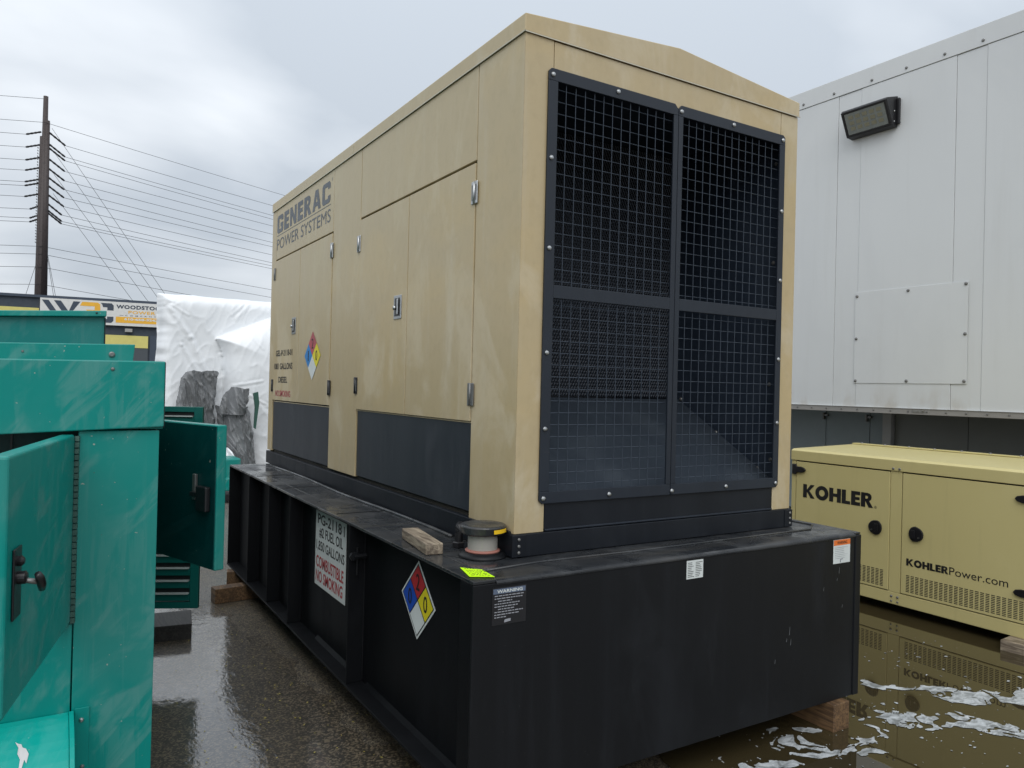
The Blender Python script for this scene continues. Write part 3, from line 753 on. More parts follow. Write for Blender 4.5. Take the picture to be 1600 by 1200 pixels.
# lumber offcut on the tank, timbers below
def lumber(name, label, c, half, rz, mat, cat='timber', group=None, parts=None):
    mb = MB().box(-half[0], half[0], -half[1], half[1], 0, half[2]*2)
    mb.xf(Matrix.Translation(c) @ Matrix.Rotation(rz, 4, 'Z'))
    o = put(name, mb, mat, bevel=.004, seg=2)
    return tag(o, label, cat, group)
lumber('lumber_offcut', 'short pale weathered lumber offcut lying on the tank top beside the fill cap', (1.410, 3.02, .9705), (.038, .185, .023), R(-8), M['wood_pale'], 'wood block')
lumber('timber_block', 'wet brown square timber block under the right front corner of the black tank', (3.412, 2.505, .001), (.062, .16, .069), 0, M['wood'], 'timber')
lumber('timber_block', 'rough brown timber block on the asphalt under the far left end of the black tank', (1.52, 6.06, .001), (.42, .055, .055), R(6), M['wood'], 'timber')
lumber('timber_block', 'upper short timber offcut wedged on edge behind the block at the tank\'s far end', (1.55, 6.35, .001), (.28, .05, .069), R(-12), M['wood'], 'timber')
lumber('timber_block', 'pale timber block under the pale yellow generator at the water\'s edge', (5.95, 2.55, .001), (.50, .07, .036), R(4), M['wood_pale'], 'timber')
lumber('timber_block', 'black soaked timber sticking out from under the teal generator', (.40, 5.45, .001), (.46, .16, .05), R(-8), M['wood_dark'], 'timber')
# ================================================================== PALE YELLOW GENERATOR
Q = thing('generator', 'pale yellow low generator cabinet with black latches standing in flood water', 'generator', (6.05, 2.7, .07))
kx = 5.60; ky0, ky1 = 0.35, 4.385
put('cabinet_body', MB().box(kx+.016, 6.50, ky0, ky1-.01, .10, 1.10), M['gap'], Q)
put('base_frame', MB().box(kx, 6.5, ky0, ky1, .072, .165), M['yellow'], Q, bevel=.004)
put('end_wall', MB().box(kx+.012, 6.5, ky1-.01, ky1, .166, 1.10), M['yellow'], Q)
mb = MB().prism([(kx-.008, ky1+.006, 1.098), (kx-.008, ky1+.006, 1.182), (kx+.022, ky1+.006, 1.196), (6.5, ky1+.006, 1.219), (6.52, ky1+.006, 1.20), (6.52, ky1+.006, 1.098)], (0, ky0-ky1-.012, 0))
put('roof', mb, M['yellow'], Q, bevel=.004)
put('roof_flange', MB().box(6.45, 6.53, ky0, ky1, 1.2205, 1.230), M['yellow'], Q, bevel=.002)
for i in range(15): bolt(Q, (6.475, 4.30-i*.225, 1.230), 'z', .012, M['steel'])
posts = [(ky1-.045, ky1), (3.375, 3.470), (1.44, 1.53)]
for a_, b_ in posts: put('door_post', MB().box(kx, kx+.016, a_+.003, b_-.0, .167, 1.096), M['yellow'], Q, bevel=.002)
kd = []
for a_, b_ in ((3.470+.004, 4.340-.004), (1.530+.004+.52, 3.375-.004), (.36, 1.44)):
    kd.append(put('door', MB().box(kx-.003, kx+.012, a_, b_, .172, 1.088), M['yellow'], Q, bevel=.003))
put('door_post', MB().box(kx, kx+.016, 1.530, 2.050, .167, 1.096), M['yellow'], Q, bevel=.002)
for y in (3.445, 3.395):
    for z in (1.112, .128): bolt(Q, (kx-(.008 if z > 1 else 0), y, z+.004), 'x', .010, M['steel'])
    bolt(Q, (kx, y, .095), 'x', .008, M['steel'])
def strap(parent, y, z, d):                     # black strap hinge: round boss and tapering tongue
    pts = []
    for i in range(9): a = PI/2+PI*i/8; pts.append((y+d*(.125+.0)*0+d*-.02+d*.03*math.cos(a), z+.045*math.sin(a)))
    pts = [(y-d*.025, z-.045), (y-d*.025, z+.045), (y+d*.012, z+.045), (y+d*.02, z+.024), (y+d*.06, z+.027), (y+d*.095, z+.018), (y+d*.11, z), (y+d*.095, z-.018), (y+d*.06, z-.027), (y+d*.02, z-.024), (y+d*.012, z-.045)]
    h = put('strap_hinge', MB().prism([(kx-.020, a_, b_) for a_, b_ in pts], (.017, 0, 0)), M['rubber'], parent, bevel=.005)
strap(kd[0], 4.345, 1.02, -1)
for z in (1.005, .375): strap(kd[1], 2.470, z, 1)
def klatch(parent, y, z, d):
    pts = []
    for i in range(20):
        a = 2*PI*i/20; pts.append((y+.062*math.cos(a)*(1.0 if d*math.cos(a) < 0 else .80), z+.056*math.sin(a)*(1 if d*math.cos(a) < 0 else 1.05)))
    put('latch', MB().prism([(kx-.018, a_, b_) for a_, b_ in pts], (.016, 0, 0)), M['rubber'], parent, bevel=.005)
    put('latch_lever', MB().box(kx-.026, kx-.019, y-.012+d*.01, y+.016+d*.01, z-.034, z+.03), M['rubber'], parent, bevel=.003)
    put('lock_core', MB().lathe((kx-.018, y-d*.03, z-.022), [(.007, 0), (.007, -.006)], 10, 'x'), M['chrome'], parent)
klatch(kd[0], 3.580, .640, -1); klatch(kd[1], 3.262, .640, 1)
tx = kx-.0045
put('lettering', block_mb('KOHLER', (tx, 4.262, .785), w=.650, h=.115, **LX), M['ink'], kd[0])
put('lettering', text_mb('®', (tx, 3.600, .785), w=.022, h=.022, **LX), M['ink'], kd[0])
put('lettering', block_mb('KOHLER', (tx, 3.330, .393), w=.315, h=.054, **LX), M['ink'], kd[1])
put('lettering', text_mb('Power.com', (tx, 3.008, .392), w=.395, h=.057, **LX), M['ink'], kd[1])
# louvre slots punched low in the doors
def slots(parent, ya, yb, za, zb, nx, nz):
    mb = MB(); dy = (ya-yb)/nx; dz = (za-zb)/nz
    for i in range(nx):
        for j in range(nz):
            y = ya-dy*(i+.5); z = zb+dz*(j+.5); hw_ = dy*.36
            mb.prism([(kx-.0034, y+hw_, z-dz*.26), (kx-.0034, y-hw_, z-dz*.26), (kx-.0034, y-hw_, z+dz*.26), (kx-.0034, y+hw_, z+dz*.26)], (.002, 0, 0))
    put('vent_slots', mb, M['ink'], parent, kind='stuff')
slots(kd[1], 3.335, 2.44, .322, .190, 25, 11); slots(kd[0], 4.10, 3.51, .322, .190, 16, 11)

# ================================================================== WHITE EQUIPMENT CONTAINER
C_ = thing('equipment_container', 'tall white panelled equipment container with a riveted grey lower rail', 'container', (8.3, 3.5, 0))
wx = 7.0; za_, zb_ = 1.565, 4.795
ys = [8.2, 7.2, 6.2, 5.6, 4.997, 4.735, 3.788, 3.524, 2.58, 2.32, 1.4, .4, -.6]
put('container_core', MB().box(wx+.03, 9.6, -.6, 8.2, 1.53, 4.93), M['white'], C_)
for a_, b_ in zip(ys, ys[1:]):
    put('wall_panel', MB().box(wx+(.004 if (a_-b_) < .4 else 0), wx+.028, b_+.0015, a_-.0015, za_, zb_), M['white'], C_, bevel=.0015)
put('roof_trim', MB().prism([(wx-.006, -.62, 4.800), (wx-.006, -.62, 4.985), (wx+.05, -.62, 5.01), (9.62, -.62, 5.05), (9.62, -.62, 4.800)], (0, 8.84, 0)), M['white'], C_, bevel=.003)
for y in [5.43, 5.053, 4.624, 4.265, 3.899, 3.562, 3.2, 2.85, 2.5]: bolt(C_, (wx-.006, y, 4.845), 'x', .014, M['steel'])
put('bottom_rail', MB().box(wx-.004, wx+.06, -.6, 8.2, 1.507, 1.562), M['roof_grey'], C_, bevel=.003)
put('drip_edge', MB().box(wx-.012, wx+.02, -.6, 8.2, 1.5625, 1.5655), M['white'], C_)
for i in range(22): bolt(C_, (wx-.004, 5.6-i*.178, 1.536), 'x', .009, M['steel'], 'rivet')
put('rail_plate', MB().box(wx-.008, wx-.0045, 4.02, 4.14, 1.527, 1.545), M['chrome'], C_)
ap = put('access_plate', MB().box(wx-.006, wx-.001, 3.645, 4.755, 1.80, 2.722), M['white'], C_, bevel=.0015)
for y, z in ((4.735, 2.68), (4.20, 2.69), (3.665, 2.70), (4.735, 2.25), (3.665, 2.25), (4.735, 1.825), (4.20, 1.825), (3.665, 1.825)): bolt(ap, (wx-.006, y, z), 'x', .015, M['steel'])
# recessed lower body
put('lower_body', MB().box(8.03, 9.5, -.6, 8.2, .25, 1.50), M['gap'], C_)
for a_, b_ in ((8.2, 7.3), (7.3, 6.55), (6.55, 5.79), (5.79, 5.22), (5.22, 5.04)):
    put('lower_door', MB().box(8.0, 8.028, b_+.004, a_-.004, .26, 1.495), M['bluegrey'], C_, bevel=.002)
put('lower_post', MB().box(7.94, 8.028, 4.93, 5.032, .26, 1.495), flat('pale_grey_post', (.45, .46, .46), .5), C_, bevel=.002)
for a_, b_ in ((4.925, 4.14), (4.14, 3.42), (3.42, 2.5), (2.5, 1.5), (1.5, .4), (.4, -.6)):
    put('lower_panel', MB().box(8.0, 8.028, b_+.003, a_-.003, .26, 1.495), M['shade_panel'], C_, bevel=.002)
for y in (5.80, 5.24): put('door_latch', MB().box(7.965, 7.998, y-.05, y+.02, 1.42, 1.445).box(7.955, 7.998, y-.005, y+.012, 1.38, 1.46), M['steel'], C_, bevel=.002)
put('skid', MB().box(7.7, 9.5, -.6, 8.2, .004, .255), M['rubber'], C_)
# flood light
F = thing('flood_light', 'black wall pack flood light with a slanted lens high on the white container', 'flood light', (6.9, 4.59, 4.30))
fy0, fy1 = 4.345, 4.835
prof = [(wx-.002, 4.600), (wx-.185, 4.550), (wx-.195, 4.530), (wx-.085, 4.300), (wx-.002, 4.290)]
put('lamp_body', MB().prism([(x, fy0, z) for x, z in prof], (0, fy1-fy0, 0)), M['rubber'], F, bevel=.008)
# lens on the slanted face
a_ = Vector((wx-.195, 0, 4.530)); b_ = Vector((wx-.085, 0, 4.300)); d_ = (b_-a_).normalized(); n_ = Vector((-(d_.z)*-1, 0, d_.x)); n_ = Vector((d_.z, 0, -d_.x))
if n_.x > 0: n_ = -n_
def lensq(t0, t1, y0, y1, k):
    p, q_ = a_+d_*t0+n_*k, a_+d_*t1+n_*k
    return [(p.x, y0, p.z), (q_.x, y0, q_.z), (q_.x, y1, q_.z), (p.x, y1, p.z)]
L = (b_-a_).length
put('lamp_lens', MB().prism(lensq(.022, L-.022, fy0+.03, fy1-.03, .001), n_*.004), M['lens'], F, bevel=.002)
mb = MB()
for r_ in range(3):
    for k in range(5): mb.prism(lensq(.05+r_*.055, .085+r_*.055, fy0+.07+k*.075, fy0+.12+k*.075, .0055), n_*.0012)
put('led_array', mb, M['led'], F)
put('lens_bezel', MB().prism(lensq(.0, .020, fy0+.004, fy1-.004, .002), n_*.008).prism(lensq(L-.020, L, fy0+.004, fy1-.004, .002), n_*.008).prism(lensq(.0205, L-.0205, fy0+.004, fy0+.028, .002), n_*.008).prism(lensq(.0205, L-.0205, fy1-.028, fy1-.004, .002), n_*.008), M['rubber'], F, bevel=.002)
put('mount_plate', MB().box(wx-.03, wx-.0025, fy0-.03, fy0-.001, 4.32, 4.57), M['rubber'], F, bevel=.004)
for z in (4.44, 4.34): bolt(F, (wx-.06, fy0, z), 'y', .008)

# ================================================================== TEAL GENERATOR
E_ = thing('generator', 'faded teal generator with open doors at the left edge of the alley', 'generator', (-.8, 4.2, 0))
gx, gy = .333, 2.840
# shell: side wall, far walls, front with an opening where the door hung
put('side_wall', MB().box(gx-.02, gx, gy+.021, 4.05, .22, 1.495).box(gx-.02, gx, 4.90, 6.6, .22, 1.495).box(gx-.02, gx, 4.05, 4.90, .22, .86), M['teal'], E_, bevel=.002)
put('front_panel', MB().box(.093, gx, gy, gy+.02, .22, 1.4955), M['teal'], E_, bevel=.003)
put('front_panel', MB().box(-.74, .089, gy+.001, gy+.02, .22, .868), M['teal'], E_, bevel=.003)
put('front_panel', MB().box(-2.2, -.744, gy, gy+.02, .22, 1.4955), M['teal'], E_, bevel=.003)
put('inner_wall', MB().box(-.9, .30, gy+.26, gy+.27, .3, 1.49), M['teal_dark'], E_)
put('inner_frame', MB().box(-.10, -.094, gy+.24, gy+.259, .87, 1.49).box(-.42, -.414, gy+.24, gy+.259, .87, 1.49), M['rubber'], E_)
put('rear_wall', MB().box(-2.2, gx-.021, 6.58, 6.6, .22, 1.495).box(-2.2, -2.18, gy+.021, 6.58, .22, 1.495), M['teal'], E_)
put('skid', MB().box(-2.1, .22, gy+.12, 6.4, .10, .219), M['rubber'], E_)
# overhanging cap, its lower edge dipping to the left
cap = MB().prism([(-2.2, gy-.018, 1.44), (-.12, gy-.018, 1.487), (gx+.011, gy-.018, 1.508), (gx+.011, gy-.018, 1.731), (-.12, gy-.018, 1.722), (-2.2, gy-.018, 1.68)], (0, .016, 0))
cp = put('cap_skirt', cap, M['teal'], E_, bevel=.004)
put('cap_roof', MB().box(-2.2, gx+.011, gy+.0, 6.62, 1.50, 1.715), M['teal'], E_, bevel=.003)
put('cap_edge', MB().box(gx+.0115, gx+.0135, gy-.012, 3.3, 1.506, 1.728), M['rubber'], cp)
bolt(cp, (.185, gy-.018, 1.70), 'y', .006, M['steel'], 'rivet')
# roof steps
s2 = put('roof_step', MB().prism([(-2.1, 2.99, 1.716), (.258, 2.99, 1.7165), (.265, 2.99, 1.791), (-.14, 2.99, 1.778), (-2.1, 2.99, 1.73)], (0, 2.6, 0)), M['teal'], E_, bevel=.003)
put('plug', MB().lathe((.192, 2.989, 1.752), [(.010, 0), (.010, -.003), (.006, -.006)], 16, 'y'), M['steel'], s2)
put('plug', MB().lathe((-.07, 2.989, 1.752), [(.004, 0), (.003, -.002)], 12, 'y'), M['steel'], s2)
hd = put('roof_hood', MB().prism([(-2.0, 3.50, 1.72), (.196, 3.50, 1.72), (.196, 3.50, 1.918), (-2.0, 3.50, 1.779)], (0, 2.3, 0)), M['teal_dark'], E_, bevel=.002)
hd.data.materials[0] = teal('teal_hood_shaded', (.004, .165, .155), (.07, .21, .20), .5)  # darker teal copy; shade on the set-back face put into its colour
put('hood_lip', MB().prism([(-2.0, 3.475, 1.78), (.201, 3.475, 1.919), (.201, 3.475, 1.942), (-.17, 3.475, 1.917), (-2.0, 3.475, 1.805)], (0, 2.34, 0)), M['teal'], E_, bevel=.003)
put('hood_edge', MB().box(.1965, .1995, 3.49, 3.54, 1.76, 1.915), M['rubber'], hd)
bolt(E_, (.165, 3.475, 1.930), 'y', .004, M['rubber'], 'rivet')

def leaf(name, hinge, outer, z0, z1, th, side_, mat_face, parent):
    """door slab from hinge to outer point; side_ is the direction its thickness goes"""
    h = Vector(hinge); o = Vector(outer); d = (o-h); w = d.length; d.normalize(); n = Vector((-d.y, d.x, 0))*side_
    F4 = Matrix(((d.x, n.x, 0, h.x), (d.y, n.y, 0, h.y), (0, 0, 1, 0), (0, 0, 0, 1)))
    return F4, w
# door 1: swung wide toward the viewer, outside face visible
F4, w = leaf('door', (.083, gy-.006, 0), (-.069, 2.095, 0), .87, 1.485, .045, 1, None, E_)
def loc(F4, *b): return MB().box(*b).xf(F4)
# local x along the door, local y thickness; which side is outside? +y local = (-d.y, d.x)
d1 = put('door', loc(F4, 0, w, -.045, 0, .872, 1.484), M['teal'], E_, bevel=.008, seg=3)
mb = MB()
for k in range(30):
    mb.box(-.007, .007, .001, .013, .874+k*.0203, .874+k*.0203+.0165)
mb.xf(F4); put('piano_hinge', mb, flat('worn_hinge', (.07, .14, .12), .5, .4, .4, 40), d1)
xh = w-.078
pl = put('handle_plate', loc(F4, xh-.034, xh+.034, .0005, .006, 1.088, 1.258), M['rubber'], d1, bevel=.006)
put('handle_pocket', MB().lathe((0, 0, 0), [(.016, 0), (.016, .016), (.010, .02)], 16, 'y').xf(F4 @ Matrix.Translation((xh, .006, 1.185))), M['rubber'], pl)
put('handle_stem', MB().tube([(xh, .01, 1.180), (xh-.0, .050, 1.172)], .007, 8).xf(F4), M['steel'], pl, smooth=True)
put('handle_grip', MB().tube([(xh-.022, .052, 1.150), (xh-.008, .054, 1.165), (xh+.008, .054, 1.182), (xh+.022, .052, 1.196)], [.008, .0105, .0105, .008], 10).xf(F4), M['rubber'], pl, smooth=True)
put('lock_cover', MB().lathe((0, 0, 0), [(.012, 0), (.013, .008), (.007, .014)], 14, 'y').xf(F4 @ Matrix.Translation((xh+.004, .006, 1.226))), M['rubber'], pl)
# door 2: ajar on the alley side, inside face visible
F4b, w2 = leaf('door', (.350, 4.045, 0), (.611, 3.32, 0), .878, 1.484, .043, 1, None, E_)
d2 = put('door', loc(F4b, 0, w2, 0, .043, .878, 1.484), M['teal'], E_, bevel=.006)
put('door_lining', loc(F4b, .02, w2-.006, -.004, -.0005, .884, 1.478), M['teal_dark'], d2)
put('latch_case', loc(F4b, w2-.115, w2-.035, -.030, -.0045, 1.12, 1.225), M['rubber'], d2, bevel=.006)
put('latch_rod', loc(F4b, w2-.165, w2-.14, -.018, -.0045, 1.16, 1.27), M['steel'], d2, bevel=.003)
put('latch_arm', loc(F4b, w2-.17, w2-.08, -.026, -.0185, 1.175, 1.195), M['rubber'], d2, bevel=.003)
# louvred door further along
F4c, w3 = leaf('door', (.340, 5.12, 0), (.812, 4.90, 0), .287, 1.507, .03, 1, None, E_)
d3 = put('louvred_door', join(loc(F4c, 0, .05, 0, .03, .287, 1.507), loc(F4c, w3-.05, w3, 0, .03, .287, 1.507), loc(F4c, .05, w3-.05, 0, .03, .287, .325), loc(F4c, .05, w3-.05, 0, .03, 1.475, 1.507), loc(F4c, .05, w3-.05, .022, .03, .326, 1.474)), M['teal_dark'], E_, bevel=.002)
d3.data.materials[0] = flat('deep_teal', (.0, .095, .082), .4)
lip = flat('lit_louvre_lip', (.36, .42, .41), .35)  # pale colour paints skylight onto the tops of the teal slats
lv = None
for k in range(15):
    z = .335+k*.0765
    if z > 1.45: break
    sl_ = put('louvre_slat', loc(F4c, .0505, w3-.0505, -.003, .0215, z, z+.040), d3.data.materials[0], d3)
    put('louvre_lip', loc(F4c, .055, w3-.055, -.016, .0205, z+.0405, z+.047), lip, sl_)
    put('louvre_gap', loc(F4c, .0505, w3-.0505, .012, .0215, z+.0475, z+.0763), M['rubber'], sl_)
# rounded cover low on the front
mb = MB(); n = 14; prof = []
for i in range(n+1):
    a = PI/2*i/n; prof.append((gy-.004-.30*math.sin(a), .585-.34*(1-math.cos(a))))
prof.append((gy-.304, .20)); prof.append((gy-.004, .20))
mb = MB().prism([(-1.3, y, z) for y, z in prof], (1.385, 0, 0))
cv = put('rounded_cover', mb, M['teal_lit'], E_, bevel=.002)
mb = MB().prism([(.0855, y-.006 if i < n+2 else y, z+.004 if i <= n else z) for i, (y, z) in enumerate(prof)], (.014, 0, 0))
put('cover_rim', mb, M['teal_lit'], cv, bevel=.002)
put('cover_bracket', MB().box(.102, .145, gy-.006, gy-.0005, .25, .592), M['teal'], cv, bevel=.002)
bolt(cv, (.122, gy-.006, .553), 'y', .0075, M['chrome'])
bolt(cv, (.128, gy-.006, .40), 'y', .0065, M['steel'])
# scraped paint on the cover
mb = MB()
pr = [(-.062, .10), (-.052, .16), (-.044, .18), (-.040, .26), (-.030, .30), (-.022, .42), (-.028, .60), (-.034, .52), (-.040, .66), (-.050, .74), (-.046, .5), (-.054, .38), (-.052, .25)]
def cov(x, t):
    a = R(18)+R(30)*t; return (x*.9, gy-.004-.3015*math.sin(a)-.001, .585-.34*(1-math.cos(a))+.0015)
mb.poly([cov(x, t) for x, t in pr]); put('paint_chip', mb, flat('bare_primer', (.60, .60, .60), .5), cv)

# ================================================================== WRAPPED MACHINE
WM = thing('wrapped_machine', 'big machine wrapped in white plastic sheeting with torn grey plastic patches', 'wrapped machine', (3, 12.8, 0))
CRE = [((1.50, 2.72), (1.78, 2.30), .05), ((1.78, 2.30), (2.02, 1.80), .045), ((1.66, 2.18), (1.92, 1.78), .04), ((1.55, 2.60), (1.66, 2.18), .03), ((2.62, 2.85), (2.42, 2.60), .035), ((2.55, 2.86), (2.36, 2.66), .025), ((2.58, 2.78), (2.50, 2.60), .02),
       ((1.52, 2.76), (1.75, 2.62), .025), ((2.60, 2.50), (3.0, 2.46), .02), ((2.20, 2.06), (2.28, 1.80), .035), ((1.42, 2.9), (1.40, 2.0), .03), ((2.55, 2.35), (2.75, 2.15), .02), ((2.35, 1.60), (2.75, 1.68), .03), ((2.5, 1.5), (2.9, 1.28), .025), ((2.8, 1.3), (3.1, 1.2), .02), ((2.62, .95), (2.72, 1.02), .02)]
def surf(x, z):
    d = 0.0
    bz = 2.30+.44*(x-2.13)
    xb = 2.13+.13*(1-math.exp(-max(0, 2.29-z)/.15)); dd = min(x-xb, bz-z)
    if dd > 0: d += .42*math.sqrt(1-math.exp(-dd/.22))
    for a, b, w in CRE:
        q = segd(x+.012*fbm(x*6, z*6, 3, 2), z, a, b)/(w*.55); d += (w*.30*math.exp(-q*q)-w*.16*math.exp(-(q-2.2)**2))*(.55+.9*abs(noise.noise(Vector((x*5, z*5, 40)))))
    rn = 1-abs(noise.noise(Vector((x*2.6+z*1.5, z*1.1-x*.9, 2)))*2); d += .007*rn**3
    rn = 1-abs(noise.noise(Vector((x*7-z*3.5, z*2.4+x*2, 6)))*2); d += .007*rn**4
    d += .05*fbm(x*.7, z*.7, 8, 2)
    # rounded shoulders
    e = min(x-1.37+.03*fbm(z*3, 1, 2), 2.945-z); e = max(0, e)
    d -= .34*math.exp(-e/.045)
    return 12.0-d
nx, nz = 210, 190; xa, xb_ = 1.36, 4.9; z0_, z1_ = .05, 2.945
mb = MB()
for j in range(nz+1):
    for i in range(nx+1):
        x = xa+(xb_-xa)*i/nx; z = z0_+(z1_-z0_)*j/nz
        zz = z+(.02*fbm(x*2, 4, 1, 3) if j == nz else 0)
        mb.v.append(Vector((x+.02*fbm(z*2.4, 3.3, 1, 3)*(1-i/nx), surf(x, z), zz)))
for j in range(nz):
    for i in range(nx):
        a = j*(nx+1)+i; mb.f.append((a, a+1, a+nx+2, a+nx+1))
put('white_sheet', mb, M['tarp'], WM, smooth=True)
put('white_sheet', MB().prism([(1.40, 12.33, .05), (4.88, 12.33, .05), (4.88, 14.5, .05), (1.80, 14.5, .05)], (0, 0, 2.885)), M['tarp'], WM, bevel=.06, seg=4)
def rag(pts_l, pts_r, zt, zb, off, seed, n=70, m_=90):
    def it(P, z):
        for (z1, v1), (z2, v2) in zip(P, P[1:]):
            if z1 >= z >= z2: return v1+(v2-v1)*(z1-z)/(z1-z2)
        return P[-1][1]
    mb = MB()
    for j in range(m_+1):
        z = zt-(zt-zb)*j/m_
        l_, r_ = it(pts_l, z), it(pts_r, z); l_ += .015*fbm(z*9, seed, 1); r_ += .02*fbm(z*8, seed, 4)
        for i in range(n+1):
            t = i/n; x = l_+(r_-l_)*t
            rn = 1-abs(noise.noise(Vector((x*9+z*2.2, z*1.3, seed)))*2); r3 = 1-abs(noise.noise(Vector((x*26+z*9+1.5*fbm(x*3, z*3, seed, 2), z*4-x*3, seed+3)))*2)
            d = .05*rn**2+.028*r3**2+.02*fbm(x*3, z*1.5, seed, 2)
            edge = min(t, 1-t)*(r_-l_); d -= .10*math.exp(-edge/.03)
            zz = z+(.03*fbm(x*6, seed, 2) if j == 0 else 0)
            mb.v.append(Vector((x, surf(x, max(.06, z))-off-d, zz)))
    for j in range(m_):
        for i in range(n):
            a = j*(n+1)+i; mb.f.append((a, a+1, a+n+2, a+n+1))
    return mb
put('grey_sheet', rag([(1.82, 1.74), (1.70, 1.665), (1.2, 1.585), (.3, 1.60)], [(1.82, 2.19), (1.6, 2.15), (1.2, 2.13), (.3, 2.24)], 1.80, .30, .16, 3.3), M['plastic'], WM, smooth=True)
put('grey_sheet', rag([(1.30, 2.14), (.9, 2.20), (.3, 2.38)], [(1.30, 2.52), (1.0, 2.60), (.3, 2.66)], 1.30, .36, .20, 9.1), M['plastic'], WM, smooth=True)
put('grey_sheet', rag([(1.58, 2.30), (1.4, 2.20), (1.2, 2.16)], [(1.58, 2.50), (1.4, 2.52), (1.2, 2.46)], 1.57, 1.18, .32, 12.7, 40, 40), M['plastic'], WM, smooth=True)
put('green_strap', MB().prism([(2.555, 11.30, 1.50), (2.62, 11.30, 1.52), (2.64, 11.30, 1.36), (2.60, 11.30, .98), (2.575, 11.30, 1.0), (2.585, 11.30, 1.3)], (0, .05, 0)), flat('dark_green_strap', (.03, .09, .07), .6), WM)
put('white_flap', rag([(.70, 2.20), (.3, 2.20)], [(.70, 2.28), (.5, 2.36), (.3, 2.36)], .70, .30, .50, 21.0, 30, 30), M['tarp'], WM, smooth=True)
# small teal machine at its foot
SM = thing('small_machine', 'small teal machine base on black skid at the foot of the wrapped machine', 'machine', (2.4, 11.0, 0))
put('machine_base', MB().box(2.09, 2.32, 10.9, 11.35, .22, .60), M['teal'], SM, bevel=.02)
put('machine_foot', MB().box(2.03, 2.25, 10.85, 11.0, .16, .34), M['teal'], SM, bevel=.02)
put('machine_skid', MB().box(2.02, 2.35, 10.83, 11.3, .03, .13), M['rubber'], SM, bevel=.01)
bolt(SM, (2.20, 10.9, .42), 'y', .03, M['white_print'])

# ================================================================== WAREHOUSE
ang = math.atan2(41.21-42.228, 4.705+1.924)
BM = Matrix.Translation((-1.924, 42.228, 0)) @ Matrix.Rotation(ang, 4, 'Z')
def bx(x0, x1, y0, y1, z0, z1): return MB().box(x0, x1, y0, y1, z0, z1).xf(BM)
B = thing('warehouse', 'dark slate flat roofed warehouse with pale yellow panels behind the yard', 'building', BM @ Vector((8, 4, 0)))
put('wall', bx(-25, 32, 0, 16, 0, 5.36), M['wall'], B)
put('parapet', bx(-25, 32, -.12, 16.1, 5.365, 5.49), M['navy'], B)
put('wall_band', bx(-14, 1.57, -.06, -.003, 4.46, 4.87), M['wall_yellow'], B)
put('wall_band', bx(2.4, 6.22, -.10, -.003, 3.17, 3.76), M['wall_yellow'], B)
put('door_frame', bx(2.4, 6.22, -.08, -.003, .1, 3.165), flat('grey_shutter', (.055, .065, .075), .6), B)
put('doorway', bx(6.30, 8.2, -.05, -.003, .05, 3.8), M['navy'], B)
put('wall_lamp', bx(5.20, 5.52, -.22, -.003, 3.93, 4.09), flat('grey_fixture', (.30, .30, .29), .5), B)
# its sign board
SB = thing('sign_board', 'white company sign board with navy and orange letters on the dark warehouse', 'sign', BM @ Vector((5.4, -.16, 4.3)))
put('board', bx(1.63, 7.3, -.20, -.125, 4.22, 5.36), flat('sign_white', (.62, .62, .60), .5), SB)
def sp(x, z): return BM @ Vector((x, -.206, z))
def sgp(name, pts, mt): put(name, MB().poly([sp(x, z) for x, z in pts]), M[mt], SB)
sz0, sz1 = 4.33, 5.27
sgp('logo_stroke', [(1.70, sz1), (1.97, sz1), (2.60, sz0), (2.33, sz0)], 'navy')
sgp('logo_stroke', [(2.19, sz1), (2.47, sz1), (3.10, sz0), (2.82, sz0)], 'navy')
sgp('logo_stroke', [(2.99, sz1), (3.28, sz1), (2.80, sz0+.22), (2.63, sz0+.0)], 'navy')
sgp('logo_stroke', [(3.36, sz1), (4.02, sz1), (4.11, sz1-.08), (4.13, sz1-.42), (4.04, sz1-.52), (3.62, sz1-.52), (3.52, sz1-.36), (3.88, sz1-.36), (3.88, sz1-.19), (3.26, sz1-.19)], 'amber')
sgp('logo_stroke', [(3.50, sz1-.54), (3.24, sz1-.54), (3.12, sz0), (3.40, sz0)], 'amber')
sgp('logo_stroke', [(4.13, sz1), (4.60, sz1), (4.69, sz1-.10), (4.69, sz1-.34), (4.42, sz1-.34), (4.42, sz1-.20), (4.24, sz1-.20), (4.20, sz1-.08)], 'navy')
sgp('logo_stroke', [(4.10, sz0), (4.60, sz0), (4.69, sz0+.10), (4.69, sz0+.30), (4.42, sz0+.30), (4.42, sz0+.18), (4.10, sz0+.18)], 'navy')
rr_ = (BM.to_3x3() @ Vector((1, 0, 0)))
def st(body, x, z, w, h, mt, b=.02, sp_=1.0): put('lettering', text_mb(body, sp(x, z), right=rr_, upv=(0, 0, 1), w=w, h=h, bold=b, space=sp_), M[mt], SB)
st('WOODSTOCK', 4.80, 5.04, 2.16, .19, 'navy', .045, 1.12)
st('POWER', 5.33, 4.815, 1.19, .15, 'amber', .02, 1.1)
st('COMPANY', 5.20, 4.695, 1.36, .055, 'navy', .01, 2.2)
for a_ in ((4.95, 5.12), (6.62, 6.80)): sgp('lettering_rule', [(a_[0], 4.715), (a_[1], 4.715), (a_[1], 4.73), (a_[0], 4.73)], 'navy')
sgp('phone_band', [(4.79, 4.36), (7.0, 4.36), (7.0, 4.65), (4.79, 4.65)], 'amber')
put('lettering', text_mb('610-658-3242', sp(5.16, 4.49)-BM.to_3x3() @ Vector((0, .006, 0)), right=rr_, upv=(0, 0, 1), w=1.48, h=.115, bold=.04), M['white_print'], SB)

